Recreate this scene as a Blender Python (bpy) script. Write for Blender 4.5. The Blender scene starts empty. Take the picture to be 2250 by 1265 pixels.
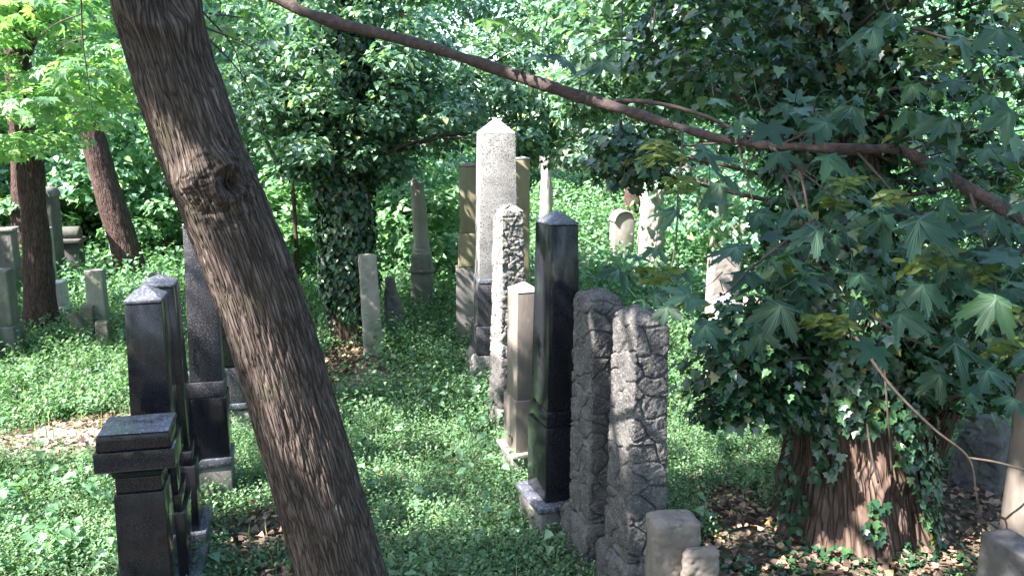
import bpy, math, random
import numpy as np
from mathutils import Vector
random.seed(7); RNG = np.random.default_rng(7)
R = math.radians
scene = bpy.context.scene
COL = scene.collection

# ------------------------------------------------------------------ camera, sky, sun, exposure
CAMH, FPX, PITCH = 2.8, 1900.0, R(10.3)
cam_d = bpy.data.cameras.new('camera'); cam = bpy.data.objects.new('camera', cam_d); COL.objects.link(cam)
cam.location = (0, 0, CAMH); cam.rotation_euler = (R(90) - PITCH, 0, 0)
cam_d.sensor_width = 36; cam_d.lens = 36 * FPX / 2250; cam_d.clip_end = 500; cam_d.clip_start = 0.05
scene.camera = cam
SUN = Vector((-.585, -.33, .74)).normalized()
EL = math.asin(SUN.z); AZ = math.atan2(SUN.x, SUN.y)
w = bpy.data.worlds.new('World'); scene.world = w; w.use_nodes = True
nt = w.node_tree; bg = nt.nodes['Background']
sky = nt.nodes.new('ShaderNodeTexSky'); sky.sky_type = 'NISHITA'; sky.sun_disc = False
sky.sun_elevation = EL; sky.sun_rotation = AZ; sky.air_density = 1.0; sky.dust_density = 1.5
nt.links.new(sky.outputs[0], bg.inputs[0]); bg.inputs[1].default_value = 0.15
sd = bpy.data.lights.new('sun', 'SUN'); sd.energy = 4.8; sd.angle = R(0.5); sd.color = (1, .95, .87)
so = bpy.data.objects.new('sun', sd); COL.objects.link(so)
so.rotation_euler = SUN.to_track_quat('Z', 'Y').to_euler()
scene.view_settings.view_transform = 'Standard'; scene.view_settings.look = 'None'
scene.view_settings.gamma = 1; scene.view_settings.exposure = 2.6
cy = scene.cycles
cy.use_denoising = True; cy.max_bounces = 6; cy.diffuse_bounces = 4; cy.glossy_bounces = 3
cy.transmission_bounces = 4; cy.transparent_max_bounces = 4; cy.sample_clamp_indirect = 6
cy.caustics_reflective = False; cy.caustics_refractive = False

# ------------------------------------------------------------------ helpers
SUNV = np.array(SUN)
def ray(px, py):
    dx = (px - 1125) / FPX; dz = -(py - 632.5) / FPX
    return np.array([dx, math.cos(PITCH) + dz * math.sin(PITCH), -math.sin(PITCH) + dz * math.cos(PITCH)])
def P(px, py, Y):
    d = ray(px, py); return np.array([0, 0, CAMH]) + d * (Y / d[1])
def zz(py, Y): return P(1125, py, Y)[2]
def hsh(ix, iy, iz, seed):
    h = (ix.astype(np.int64) * 374761393 + iy.astype(np.int64) * 668265263 + iz.astype(np.int64) * 2147483647 + seed * 974711) & 0xffffffff
    h = ((h ^ (h >> 13)) * 1274126177) & 0xffffffff
    h = ((h ^ (h >> 16)) * 2246822519) & 0xffffffff
    return ((h ^ (h >> 15)) & 0xffffff) / float(0xffffff)
def vn(Q, seed=0):
    Q = np.asarray(Q, float); f = np.floor(Q); i = f.astype(np.int64); t = Q - f; t = t * t * (3 - 2 * t)
    r = 0
    for a in (0, 1):
        for b in (0, 1):
            for c in (0, 1):
                wt = (t[:, 0] if a else 1 - t[:, 0]) * (t[:, 1] if b else 1 - t[:, 1]) * (t[:, 2] if c else 1 - t[:, 2])
                r = r + wt * hsh(i[:, 0] + a, i[:, 1] + b, i[:, 2] + c, seed)
    return r * 2 - 1
def fbm(Q, oct=4, seed=0):
    r = 0; a = 1.0; Q = np.asarray(Q, float)
    for o in range(oct):
        r = r + a * vn(Q * (2 ** o), seed + o * 17); a *= .5
    return r / 1.9
def voro(Q, seed=0):
    f = np.floor(Q).astype(np.int64); F1 = np.full(len(Q), 9.); F2 = np.full(len(Q), 9.); cid = np.zeros(len(Q))
    for a in (-1, 0, 1):
        for b in (-1, 0, 1):
            for c in (-1, 0, 1):
                ii = f + np.array([a, b, c])
                p = ii + np.stack([hsh(ii[:, 0], ii[:, 1], ii[:, 2], seed + k) for k in range(3)], 1) * .9
                d = np.linalg.norm(p - Q, axis=1)
                rid = hsh(ii[:, 0], ii[:, 1], ii[:, 2], seed + 9)
                m = d < F1
                F2 = np.where(m, F1, np.minimum(F2, d)); cid = np.where(m, rid, cid); F1 = np.where(m, d, F1)
    return F1, F2, cid
def tag(o, label=None, cat=None, group=None, kind=None):
    if label: o['label'] = label
    if cat: o['category'] = cat
    if group: o['group'] = group
    if kind: o['kind'] = kind
    return o
def empty(name, loc, rz=0, **k):
    o = bpy.data.objects.new(name, None); COL.objects.link(o); o.location = [float(v) for v in loc]
    o.rotation_euler = (0, 0, rz); o.empty_display_size = .2; return tag(o, kind='thing', **k)
def mk(name, V, Fs, mat, parent=None, smooth=False, rnd=None, bk=None, **k):
    """V (n,3); Fs: list of int arrays (m,3) or (m,4)"""
    me = bpy.data.meshes.new(name); V = np.asarray(V, np.float32)
    if not isinstance(Fs, (list, tuple)): Fs = [Fs]
    Fs = [np.asarray(f, np.int32) for f in Fs if len(f)]
    idx = np.concatenate([f.ravel() for f in Fs]); tot = np.concatenate([np.full(len(f), f.shape[1], np.int32) for f in Fs])
    st = np.concatenate([[0], np.cumsum(tot)[:-1]]).astype(np.int32)
    me.vertices.add(len(V)); me.vertices.foreach_set('co', V.ravel())
    me.loops.add(len(idx)); me.loops.foreach_set('vertex_index', idx)
    me.polygons.add(len(tot)); me.polygons.foreach_set('loop_start', st); me.polygons.foreach_set('loop_total', tot)
    if smooth: me.polygons.foreach_set('use_smooth', np.ones(len(tot), bool))
    if rnd is not None:
        at = me.attributes.new('rnd', 'FLOAT', 'POINT'); at.data.foreach_set('value', np.asarray(rnd, np.float32))
    if bk is None and len(tube.bk) == len(V): bk = tube.bk
    if bk is not None and len(bk) == len(V):
        at = me.attributes.new('bk', 'FLOAT_VECTOR', 'POINT'); at.data.foreach_set('vector', np.asarray(bk, np.float32).ravel())
    me.update(); me.validate()
    me.materials.append(mat)
    o = bpy.data.objects.new(name, me); COL.objects.link(o)
    if parent is not None: o.parent = parent
    return tag(o, **k)
class Acc:
    def __init__(s): s.V = []; s.F = {}; s.n = 0; s.r = []; s.b = []
    def add(s, V, Fs, r=0.5):
        V = np.asarray(V, float)
        for f in (Fs if isinstance(Fs, (list, tuple)) else [Fs]):
            f = np.asarray(f)
            if len(f): s.F.setdefault(f.shape[1], []).append(f + s.n)
        s.b.append(tube.bk if len(tube.bk) == len(V) else V); s.V.append(V); s.n += len(V); s.r.append(np.full(len(V), r) if np.isscalar(r) else r); return s
    def build(s, name, mat, parent=None, smooth=False, **k):
        return mk(name, np.concatenate(s.V), [np.concatenate(v) for v in s.F.values()], mat, parent, smooth, np.concatenate(s.r), bk=np.concatenate(s.b), **k)

# ------------------------------------------------------------------ materials
def nodes(name):
    m = bpy.data.materials.new(name); m.use_nodes = True; t = m.node_tree
    b = t.nodes['Principled BSDF']; return m, t, b
def N(t, ty, **k):
    n = t.nodes.new(ty)
    for a, v in k.items():
        if a.startswith('i_'): n.inputs[a[2:]].default_value = v
        else: setattr(n, a, v)
    return n
def ramp(t, fac, cols):
    r = N(t, 'ShaderNodeValToRGB'); e = r.color_ramp.elements
    while len(e) < len(cols): e.new(.5)
    for el, (p, c) in zip(e, cols): el.position = p; el.color = (*c, 1)
    t.links.new(fac, r.inputs[0]); return r.outputs[0]
def stone(name, cols, scale=6, rough=.8, bump=.3, bscale=40, speck=None, speckscale=250, streak=1.0, lichen=None, spec=.5, dist=.01):
    m, t, b = nodes(name); L = t.links.new
    tc = N(t, 'ShaderNodeTexCoord'); mp = N(t, 'ShaderNodeMapping'); mp.inputs['Scale'].default_value = (1, 1, streak)
    L(tc.outputs['Object'], mp.inputs[0])
    n1 = N(t, 'ShaderNodeTexNoise', i_Scale=scale, i_Detail=9.0, i_Roughness=.65); L(mp.outputs[0], n1.inputs['Vector'])
    c = ramp(t, n1.outputs[0], cols)
    if speck:
        n2 = N(t, 'ShaderNodeTexNoise', i_Scale=speckscale, i_Detail=2.0); L(tc.outputs['Object'], n2.inputs['Vector'])
        f = ramp(t, n2.outputs[0], [(.56, (0, 0, 0)), (.62, (1, 1, 1))])
        mx = N(t, 'ShaderNodeMix', data_type='RGBA'); L(f, mx.inputs['Factor']); L(c, mx.inputs[6]); mx.inputs[7].default_value = (*speck, 1); c = mx.outputs[2]
    if lichen:
        n3 = N(t, 'ShaderNodeTexNoise', i_Scale=lichen[1], i_Detail=8.0, i_Roughness=.7); L(tc.outputs['Object'], n3.inputs['Vector'])
        f = ramp(t, n3.outputs[0], [(lichen[2], (0, 0, 0)), (lichen[2] + .08, (1, 1, 1))])
        mx = N(t, 'ShaderNodeMix', data_type='RGBA'); L(f, mx.inputs['Factor']); L(c, mx.inputs[6]); mx.inputs[7].default_value = (*lichen[0], 1); c = mx.outputs[2]
    L(c, b.inputs['Base Color']); b.inputs['Roughness'].default_value = rough
    b.inputs['Specular IOR Level'].default_value = spec
    if bump:
        n4 = N(t, 'ShaderNodeTexNoise', i_Scale=bscale, i_Detail=6.0, i_Roughness=.6); L(mp.outputs[0], n4.inputs['Vector'])
        bp = N(t, 'ShaderNodeBump', i_Strength=bump, i_Distance=dist); L(n4.outputs[0], bp.inputs['Height']); L(bp.outputs[0], b.inputs['Normal'])
    if rough < .4:
        n5 = N(t, 'ShaderNodeTexNoise', i_Scale=9.0, i_Detail=5.0); L(mp.outputs[0], n5.inputs['Vector'])
        rr = N(t, 'ShaderNodeMapRange'); rr.inputs['From Min'].default_value = .35; rr.inputs['From Max'].default_value = .7
        rr.inputs['To Min'].default_value = rough * .5; rr.inputs['To Max'].default_value = rough * 2; L(n5.outputs[0], rr.inputs[0]); L(rr.outputs[0], b.inputs['Roughness'])
    return m
def leafmat(name, cols, rough=.45, tr=.35, trc=(1.2, 1.45, .7), spec=.5):
    m, t, b = nodes(name); L = t.links.new
    a = N(t, 'ShaderNodeAttribute', attribute_name='rnd')
    c = ramp(t, a.outputs['Fac'], cols); L(c, b.inputs['Base Color']); b.inputs['Roughness'].default_value = rough
    b.inputs['Specular IOR Level'].default_value = spec
    mu = N(t, 'ShaderNodeMix', data_type='RGBA', blend_type='MULTIPLY'); mu.inputs[0].default_value = 1; L(c, mu.inputs[6]); mu.inputs[7].default_value = (*trc, 1)
    tl = N(t, 'ShaderNodeBsdfTranslucent'); L(mu.outputs[2], tl.inputs[0])
    ms = N(t, 'ShaderNodeMixShader'); ms.inputs[0].default_value = tr; L(b.outputs[0], ms.inputs[1]); L(tl.outputs[0], ms.inputs[2])
    L(ms.outputs[0], t.nodes['Material Output'].inputs[0]); return m
M = {}
M['black'] = stone('polished_black_granite', [(.3, (.005, .005, .008)), (.7, (.013, .012, .019))], 5, .12, .02, 120, speck=(.05, .05, .06), speckscale=380, streak=.25, spec=.35, dist=.001)
M['speck'] = stone('speckled_dark_granite', [(.35, (.018, .016, .022)), (.65, (.045, .042, .052))], 7, .35, .05, 120, speck=(.13, .125, .14), speckscale=110, streak=.3, dist=.002)
M['slate'] = stone('blue_grey_granite', [(.3, (.035, .038, .052)), (.7, (.1, .105, .135))], 12, .35, .1, 60, speck=(.2, .2, .23), speckscale=70, dist=.003)
M['rock'] = stone('rock_faced_dark_stone', [(.3, (.028, .026, .028)), (.5, (.066, .06, .061)), (.7, (.14, .128, .122)), (.8, (.25, .23, .21))], 11, .85, .7, 55, speck=(.17, .165, .165), speckscale=130, lichen=((.11, .11, .08), 7, .6), dist=.02)
M['lightrock'] = stone('rock_faced_pale_stone', [(.3, (.13, .12, .118)), (.7, (.33, .31, .3))], 12, .85, 1.0, 50, lichen=((.18, .18, .14), 12, .55), dist=.02)
M['white'] = stone('pale_weathered_granite', [(.3, (.17, .165, .17)), (.7, (.32, .305, .305))], 9, .8, 1.0, 90, speck=(.06, .055, .06), speckscale=80, lichen=((.3, .29, .3), 30, .6), dist=.012)
M['cap'] = stone('smooth_pale_stone', [(.3, (.36, .355, .36)), (.7, (.52, .51, .5))], 14, .7, .2, 60, dist=.004)
M['tan'] = stone('brown_sandstone', [(.3, (.11, .092, .08)), (.7, (.22, .185, .165))], 6, .8, .4, 60, streak=.3, lichen=((.24, .25, .15), 8, .6), dist=.006)
M['sand'] = stone('pale_sandstone', [(.3, (.2, .18, .16)), (.7, (.36, .33, .3))], 7, .85, .4, 50, streak=.4, lichen=((.22, .25, .17), 6, .57), dist=.008)
M['grey'] = stone('grey_weathered_stone', [(.3, (.09, .084, .082)), (.7, (.21, .195, .19))], 7, .9, .5, 50, streak=.5, lichen=((.14, .17, .1), 6, .55), dist=.008)
M['dkgrey'] = stone('dark_mossy_stone', [(.3, (.05, .045, .045)), (.7, (.13, .12, .12))], 7, .9, .5, 50, lichen=((.07, .09, .05), 6, .55), dist=.008)
M['yellow'] = stone('yellow_lit_stone', [(.3, (.15, .13, .075)), (.7, (.24, .22, .155))], 4, .85, .4, 50, streak=.2, lichen=((.25, .24, .2), 9, .58), dist=.006)  # yellow tone puts the warm light on these pillars into the colour
M['pink'] = stone('pinkish_pale_stone', [(.3, (.3, .24, .215)), (.7, (.45, .38, .35))], 6, .85, .3, 50, dist=.006)
M['bark'] = stone('maple_bark', [(.3, (.075, .06, .055)), (.55, (.17, .14, .125)), (.75, (.33, .28, .25))], 14, .9, .8, 70, streak=.35, lichen=((.13, .13, .09), 5, .63), dist=.012, spec=.2)
M['bark2'] = stone('reddish_bark', [(.3, (.10, .06, .055)), (.7, (.22, .145, .13))], 9, .9, .7, 40, streak=.2, dist=.012, spec=.2)
M['ivybark'] = stone('furrowed_red_bark', [(.3, (.05, .03, .028)), (.5, (.12, .07, .062)), (.72, (.25, .16, .14))], 12, .9, .9, 45, streak=.15, lichen=((.16, .09, .05), 4, .6), dist=.015, spec=.2)
M['twig'] = stone('twig_bark', [(.3, (.035, .026, .022)), (.7, (.09, .066, .058))], 30, .8, .5, 90, dist=.004, spec=.3)
M['branch'] = stone('branch_bark', [(.3, (.025, .018, .018)), (.6, (.065, .045, .042)), (.8, (.15, .11, .095))], 35, .8, 1.0, 110, lichen=((.22, .2, .17), 55, .66), dist=.006, spec=.3)
M['iron'] = stone('black_iron', [(.3, (.01, .01, .015)), (.7, (.03, .03, .04))], 12, .4, .1, 60)
def barkmat(name, cols, fr=42, st=.16, crack=.25, bump=1.0, moss=None):
    m, t, b = nodes(name); L = t.links.new
    a = N(t, 'ShaderNodeAttribute', attribute_name='bk'); mp = N(t, 'ShaderNodeMapping'); mp.inputs['Scale'].default_value = (1, 1, st); L(a.outputs['Vector'], mp.inputs[0])
    nz = N(t, 'ShaderNodeTexNoise', i_Scale=fr * .5, i_Detail=3.0); L(mp.outputs[0], nz.inputs['Vector'])
    ad = N(t, 'ShaderNodeVectorMath', operation='MULTIPLY_ADD'); L(nz.outputs['Color'], ad.inputs[0]); ad.inputs[1].default_value = (.03, .03, .03); L(mp.outputs[0], ad.inputs[2])
    v = N(t, 'ShaderNodeTexVoronoi', feature='DISTANCE_TO_EDGE', i_Scale=fr); L(ad.outputs[0], v.inputs['Vector'])
    n1 = N(t, 'ShaderNodeTexNoise', i_Scale=fr * .6, i_Detail=8.0, i_Roughness=.7); L(mp.outputs[0], n1.inputs['Vector'])
    n2 = N(t, 'ShaderNodeTexNoise', i_Scale=5.0, i_Detail=4.0); L(a.outputs['Vector'], n2.inputs['Vector'])
    c = ramp(t, n1.outputs[0], cols)
    mx = N(t, 'ShaderNodeMix', data_type='RGBA', blend_type='MULTIPLY'); mx.inputs[0].default_value = 1; L(c, mx.inputs[6]); L(ramp(t, v.outputs['Distance'], [(0, (crack, crack * .95, crack * .9)), (.16, (1, 1, 1))]), mx.inputs[7]); c = mx.outputs[2]
    if moss:
        mx = N(t, 'ShaderNodeMix', data_type='RGBA'); L(ramp(t, n2.outputs[0], [(.55, (0, 0, 0)), (.75, (.8, .8, .8))]), mx.inputs[0]); L(c, mx.inputs[6]); mx.inputs[7].default_value = (*moss, 1); c = mx.outputs[2]
    L(c, b.inputs['Base Color']); b.inputs['Roughness'].default_value = .9; b.inputs['Specular IOR Level'].default_value = .2
    ht = N(t, 'ShaderNodeMath', operation='MULTIPLY_ADD'); L(n1.outputs[0], ht.inputs[0]); ht.inputs[1].default_value = .5; mr = N(t, 'ShaderNodeMapRange'); mr.inputs['From Max'].default_value = .2; L(v.outputs['Distance'], mr.inputs[0]); L(mr.outputs[0], ht.inputs[2])
    bp = N(t, 'ShaderNodeBump', i_Strength=bump, i_Distance=.012); L(ht.outputs[0], bp.inputs['Height']); L(bp.outputs[0], b.inputs['Normal']); return m
M['bark'] = barkmat('maple_bark', [(.3, (.045, .033, .029)), (.55, (.105, .08, .07)), (.75, (.26, .205, .185))], 62, .1, .4, .8, moss=(.085, .075, .05))
M['bark2'] = barkmat('reddish_bark', [(.3, (.06, .036, .033)), (.7, (.13, .085, .078))], 45, .16, .5, .8)
M['ivybark'] = barkmat('furrowed_red_bark', [(.3, (.05, .034, .028)), (.5, (.12, .08, .065)), (.72, (.22, .155, .13))], 42, .09, .45, 1.0, (.11, .065, .04))
G1, G2, G3 = (.012, .04, .018), (.03, .085, .036), (.07, .15, .055)
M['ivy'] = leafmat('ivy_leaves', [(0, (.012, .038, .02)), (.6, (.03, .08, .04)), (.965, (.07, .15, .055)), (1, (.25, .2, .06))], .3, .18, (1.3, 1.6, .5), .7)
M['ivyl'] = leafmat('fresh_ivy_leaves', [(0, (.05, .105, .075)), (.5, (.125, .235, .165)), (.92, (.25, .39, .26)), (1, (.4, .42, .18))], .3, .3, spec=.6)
M['wood'] = leafmat('woodland_leaves', [(0, (.07, .15, .11)), (.5, (.16, .32, .22)), (.9, (.29, .48, .32)), (1, (.45, .5, .24))], .38, .4, spec=.5)
M['ground'] = leafmat('ground_plant_leaves', [(0, (.05, .1, .055)), (.5, (.125, .235, .115)), (.9, (.24, .37, .2)), (1, (.38, .45, .2))], .5, .4)
M['nettle'] = leafmat('nettle_leaves', [(0, (.07, .16, .09)), (.5, (.15, .29, .16)), (1, (.27, .41, .25))], .45, .35)
M['grass'] = leafmat('grass_blades', [(0, (.08, .15, .05)), (.6, (.18, .29, .09)), (1, (.4, .42, .2))], .5, .35)
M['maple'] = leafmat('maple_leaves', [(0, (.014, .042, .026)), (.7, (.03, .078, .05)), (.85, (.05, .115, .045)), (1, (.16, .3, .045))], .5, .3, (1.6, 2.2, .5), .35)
M['mapleb'] = leafmat('sunlit_maple_leaves', [(0, (.11, .23, .13)), (.6, (.2, .37, .19)), (1, (.38, .5, .22))], .36, .45, (1.4, 1.6, .7), .6)  # pale copy of the maple leaves, sunlight put into the colour
M['veins'] = leafmat('maple_veins', [(0, (.05, .11, .06)), (1, (.08, .14, .075))], .5, .2)
M['keys'] = leafmat('maple_seed_keys', [(0, (.045, .08, .01)), (1, (.11, .15, .025))], .5, .4, (1.5, 1.5, .4))
M['litter'] = leafmat('dead_leaves', [(0, (.06, .036, .03)), (.5, (.17, .11, .085)), (.85, (.33, .23, .17)), (1, (.5, .33, .14))], .7, .1, (1, .8, .6), .3)

# ------------------------------------------------------------------ terrain
def gz(x, y):
    x = np.asarray(x, float); y = np.asarray(y, float)
    return .048 * (np.sqrt((y - 12) ** 2 + 4) + (y - 12)) / 2 * (y > -50) + .05 * np.sin(x * .7 + 1) * np.sin(y * .5) + .02 * np.sin(x * 2.3) * np.cos(y * 1.9)
def G(px, py):
    d = ray(px, py); t = 5.0
    for _ in range(60):
        p = np.array([0, 0, CAMH]) + d * t; t += (p[2] - float(gz(p[0], p[1]))) * 1.5
        t = max(1., min(t, 60))
    return np.array([0, 0, CAMH]) + d * t
def gm(x, y, pts):   # soft mask of discs
    r = np.zeros(len(x))
    for (cx, cy_, rx, ry) in pts: r = np.maximum(r, np.clip(1.4 - np.sqrt(((x - cx) / rx) ** 2 + ((y - cy_) / ry) ** 2), 0, 1))
    return r
def disc(px, py, rx, ry): p = G(px, py); return (p[0], p[1], rx, ry)
LITTER = [disc(1850, 1230, 1.5, .55), disc(2150, 1130, 1.1, .9), disc(1620, 1130, .35, .6), disc(1700, 1300, 1.0, .5), disc(775, 800, .6, .9),
          disc(590, 1180, .4, .4), disc(640, 1290, .5, .3), disc(60, 985, .9, .2), disc(250, 930, .5, .2)]
PATH = [disc(60, 975, 1.7, .35), disc(-200, 975, 1.7, .35), disc(200, 945, .9, .3), disc(620, 905, 1, .25), disc(830, 840, .8, .35)]
def ground():
    m, t, b = nodes('forest_soil'); L = t.links.new
    tc = N(t, 'ShaderNodeTexCoord'); n1 = N(t, 'ShaderNodeTexNoise', i_Scale=1.3, i_Detail=10.0, i_Roughness=.7); L(tc.outputs['Object'], n1.inputs['Vector'])
    n2 = N(t, 'ShaderNodeTexVoronoi', i_Scale=22.0); L(tc.outputs['Object'], n2.inputs['Vector'])
    c1 = ramp(t, n1.outputs[0], [(.35, (.035, .05, .022)), (.5, (.07, .06, .04)), (.68, (.15, .115, .085))])
    mx = N(t, 'ShaderNodeMix', data_type='RGBA', blend_type='MULTIPLY'); mx.inputs[0].default_value = .7; L(c1, mx.inputs[6])
    L(ramp(t, n2.outputs['Color'], [(0, (.4, .4, .4)), (1, (1.3, 1.2, 1.1))]), mx.inputs[7]); L(mx.outputs[2], b.inputs['Base Color'])
    bp = N(t, 'ShaderNodeBump', i_Strength=.7, i_Distance=.03); L(n2.outputs['Distance'], bp.inputs['Height']); L(bp.outputs[0], b.inputs['Normal']); b.inputs['Roughness'].default_value = .95
    xs = np.concatenate([[-150, -60], np.linspace(-30, 30, 241), [60, 150]]); ys = np.concatenate([[-60, -20], np.linspace(-8, 50, 233), [90, 220]])
    X, Y = np.meshgrid(xs, ys); x = X.ravel(); y = Y.ravel()
    z = gz(x, np.minimum(y, 60)) + .025 * fbm(np.stack([x * 2, y * 2, x * 0], 1), 3)
    nx, ny = len(xs), len(ys); i = (np.arange(ny - 1)[:, None] * nx + np.arange(nx - 1)).ravel()
    mk('ground', np.stack([x, y, z], 1), np.stack([i, i + 1, i + nx + 1, i + nx], 1), m, smooth=True, kind='structure')
    # dirt path: a thin worn strip lying on the ground
    m2 = stone('trodden_dirt', [(.3, (.13, .11, .1)), (.7, (.26, .225, .21))], 5, .95, .8, 35, lichen=((.1, .11, .06), 7, .58), dist=.02)
    pts = [G(-700, 985), G(-300, 985), G(0, 980), G(150, 955), G(300, 925), G(480, 900), G(650, 880), G(800, 845), G(880, 800)]
    c = catmull(np.array(pts), 14); T = np.gradient(c, axis=0); nrm = np.stack([-T[:, 1], T[:, 0]], 1); nrm /= np.linalg.norm(nrm, axis=1)[:, None]
    rows = []
    for k, s in enumerate(np.linspace(-1, 1, 9)):
        wd = .42 * (1 + .35 * vn(np.stack([np.arange(len(c)) * .23, np.full(len(c), s > 0) * 5., np.zeros(len(c))], 1)))
        q = c[:, :2] + nrm * (s * wd)[:, None]; zz_ = gz(q[:, 0], q[:, 1]) + .018 - (abs(s) > .9) * .06
        zz_ = zz_ + .025 * fbm(np.stack([q[:, 0] * 2, q[:, 1] * 2, q[:, 0] * 0], 1), 3)
        rows.append(np.column_stack([q, zz_]))
    V = np.concatenate(rows); n = len(c); i = (np.arange(8)[:, None] * n + np.arange(n - 1)).ravel()
    mk('dirt_path', V, np.stack([i, i + 1, i + n + 1, i + n], 1), m2, smooth=True, kind='structure')
def catmull(p, k):
    p = np.asarray(p, float); q = np.concatenate([[2 * p[0] - p[1]], p, [2 * p[-1] - p[-2]]]); out = []
    for i in range(1, len(q) - 2):
        for t in np.arange(k) / k:
            out.append(.5 * ((2 * q[i]) + (-q[i - 1] + q[i + 1]) * t + (2 * q[i - 1] - 5 * q[i] + 4 * q[i + 1] - q[i + 2]) * t * t + (-q[i - 1] + 3 * q[i] - 3 * q[i + 1] + q[i + 2]) * t ** 3))
    out.append(p[-1]); return np.array(out)

# ------------------------------------------------------------------ tubes and trunks
def tube(path, rad, nseg=8, sub=6, disp=None):
    """path list of (x,y,z); rad list; disp(P, ang, s, n)->offset. Returns V,F"""
    A = catmull(np.column_stack([path, rad]), sub) if sub > 1 else np.column_stack([path, rad])
    c, r = A[:, :3], np.maximum(A[:, 3], .0005); T = np.gradient(c, axis=0); T /= np.linalg.norm(T, axis=1)[:, None] + 1e-9
    u = np.cross(T[0], [0, 1, .13]); u /= np.linalg.norm(u); U = []
    for t in T:
        u = u - t * np.dot(u, t); u /= np.linalg.norm(u); U.append(u)
    U = np.array(U); W = np.cross(T, U); th = np.linspace(0, 2 * np.pi, nseg, endpoint=False)
    nd = np.cos(th)[None, :, None] * U[:, None] + np.sin(th)[None, :, None] * W[:, None]
    s = np.concatenate([[0], np.cumsum(np.linalg.norm(np.diff(c, axis=0), axis=1))])
    V = c[:, None] + nd * r[:, None, None]
    n = len(c)
    if disp is not None:
        d = disp(V.reshape(-1, 3), np.tile(th, n), np.repeat(s, nseg), nd.reshape(-1, 3), np.repeat(r, nseg)); V = V + nd * d.reshape(n, nseg, 1)
    i = np.arange(n - 1)[:, None] * nseg; j = np.arange(nseg)[None]; j2 = (j + 1) % nseg
    F = np.stack([(i + j), (i + j2), (i + nseg + j2), (i + nseg + j)], 2).reshape(-1, 4)
    rm = np.median(r); bkr = np.column_stack([np.tile(np.cos(th), n) * rm, np.tile(np.sin(th), n) * rm, np.repeat(s, nseg)])
    V = V.reshape(-1, 3); tube.bk = np.concatenate([bkr, [[0, 0, s[-1]]]])
    V = np.concatenate([V, c[-1:]]); k = len(V) - 1; b0 = (n - 1) * nseg
    F3 = np.stack([b0 + np.arange(nseg), b0 + (np.arange(nseg) + 1) % nseg, np.full(nseg, k)], 1)
    return V, [F, F3]
tube.bk = []
def barkdisp(amp, fr=20, fs=3.0, seed=0, lump=.02, wig=.6):
    def f(Pn, th, s, nd, r):
        R0 = r.mean(); q = np.column_stack([np.cos(th) * R0, np.sin(th) * R0, s])
        wv = vn(q * [6, 6, 3], seed + 5) * wig * .05
        a = np.column_stack([(np.cos(th + wv / R0)) * R0 * fr, (np.sin(th + wv / R0)) * R0 * fr, s * fs])
        F1, F2, cid = voro(a + .35 * np.column_stack([vn(a * 1.7, seed + 1), vn(a * 1.7, seed + 2), 0 * s]), seed)
        e = np.clip((F2 - F1) / .38, 0, 1); rid2 = vn(a * [2.5, 2.5, 1.5] + 7, seed + 3)
        return amp * (e * 1.3 - .8 + rid2 * .35 + cid * .4) + lump * fbm(q * [2.5, 2.5, 1.5], 3, seed + 8)
    return f

# ------------------------------------------------------------------ leaves
def rot_frames(n, nrm, tip):
    nrm = nrm / (np.linalg.norm(nrm, axis=1)[:, None] + 1e-9); tip = tip - nrm * (nrm * tip).sum(1)[:, None]
    tip /= np.linalg.norm(tip, axis=1)[:, None] + 1e-9; return np.cross(tip, nrm), tip, nrm
def leaves(C, size, nrm, tip, tmpl, rnd=None, rng=RNG, cur=None):
    T, Fs = tmpl; n = len(C); b, t, nn = rot_frames(n, nrm, tip); k = len(T)
    size = np.broadcast_to(size, n)
    if cur is None: cur = rng.uniform(.3, 1.6, n)
    V = C[:, None] + size[:, None, None] * (T[None, :, 0, None] * b[:, None] + T[None, :, 1, None] * t[:, None] + (T[None, :, 2] * cur[:, None])[:, :, None] * nn[:, None])
    off = (np.arange(n) * k)[:, None, None]
    F = [(f[None] + off).reshape(-1, f.shape[1]) for f in Fs]
    if rnd is None: rnd = rng.random(n)
    return V.reshape(-1, 3), F, np.repeat(rnd, k)
def tm(v, *f): return np.array(v, float), [np.array(x) for x in f]
IVY = tm([(0, 0, 0), (.48, .2, .14), (.28, .62, .08), (0, 1, -.12), (-.28, .62, .08), (-.48, .2, .14)], [(0, 1, 2, 3), (0, 3, 4, 5)])
OVAL = tm([(0, 0, 0), (.3, .45, .1), (0, 1, -.08), (-.3, .45, .1)], [(0, 1, 2), (0, 2, 3)])
BLADE = tm([(-.03, 0, 0), (.03, 0, 0), (.02, .6, .1), (-.02, .6, .1), (0, 1, .35)], [(0, 1, 2, 3)], [(3, 2, 4)])
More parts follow.
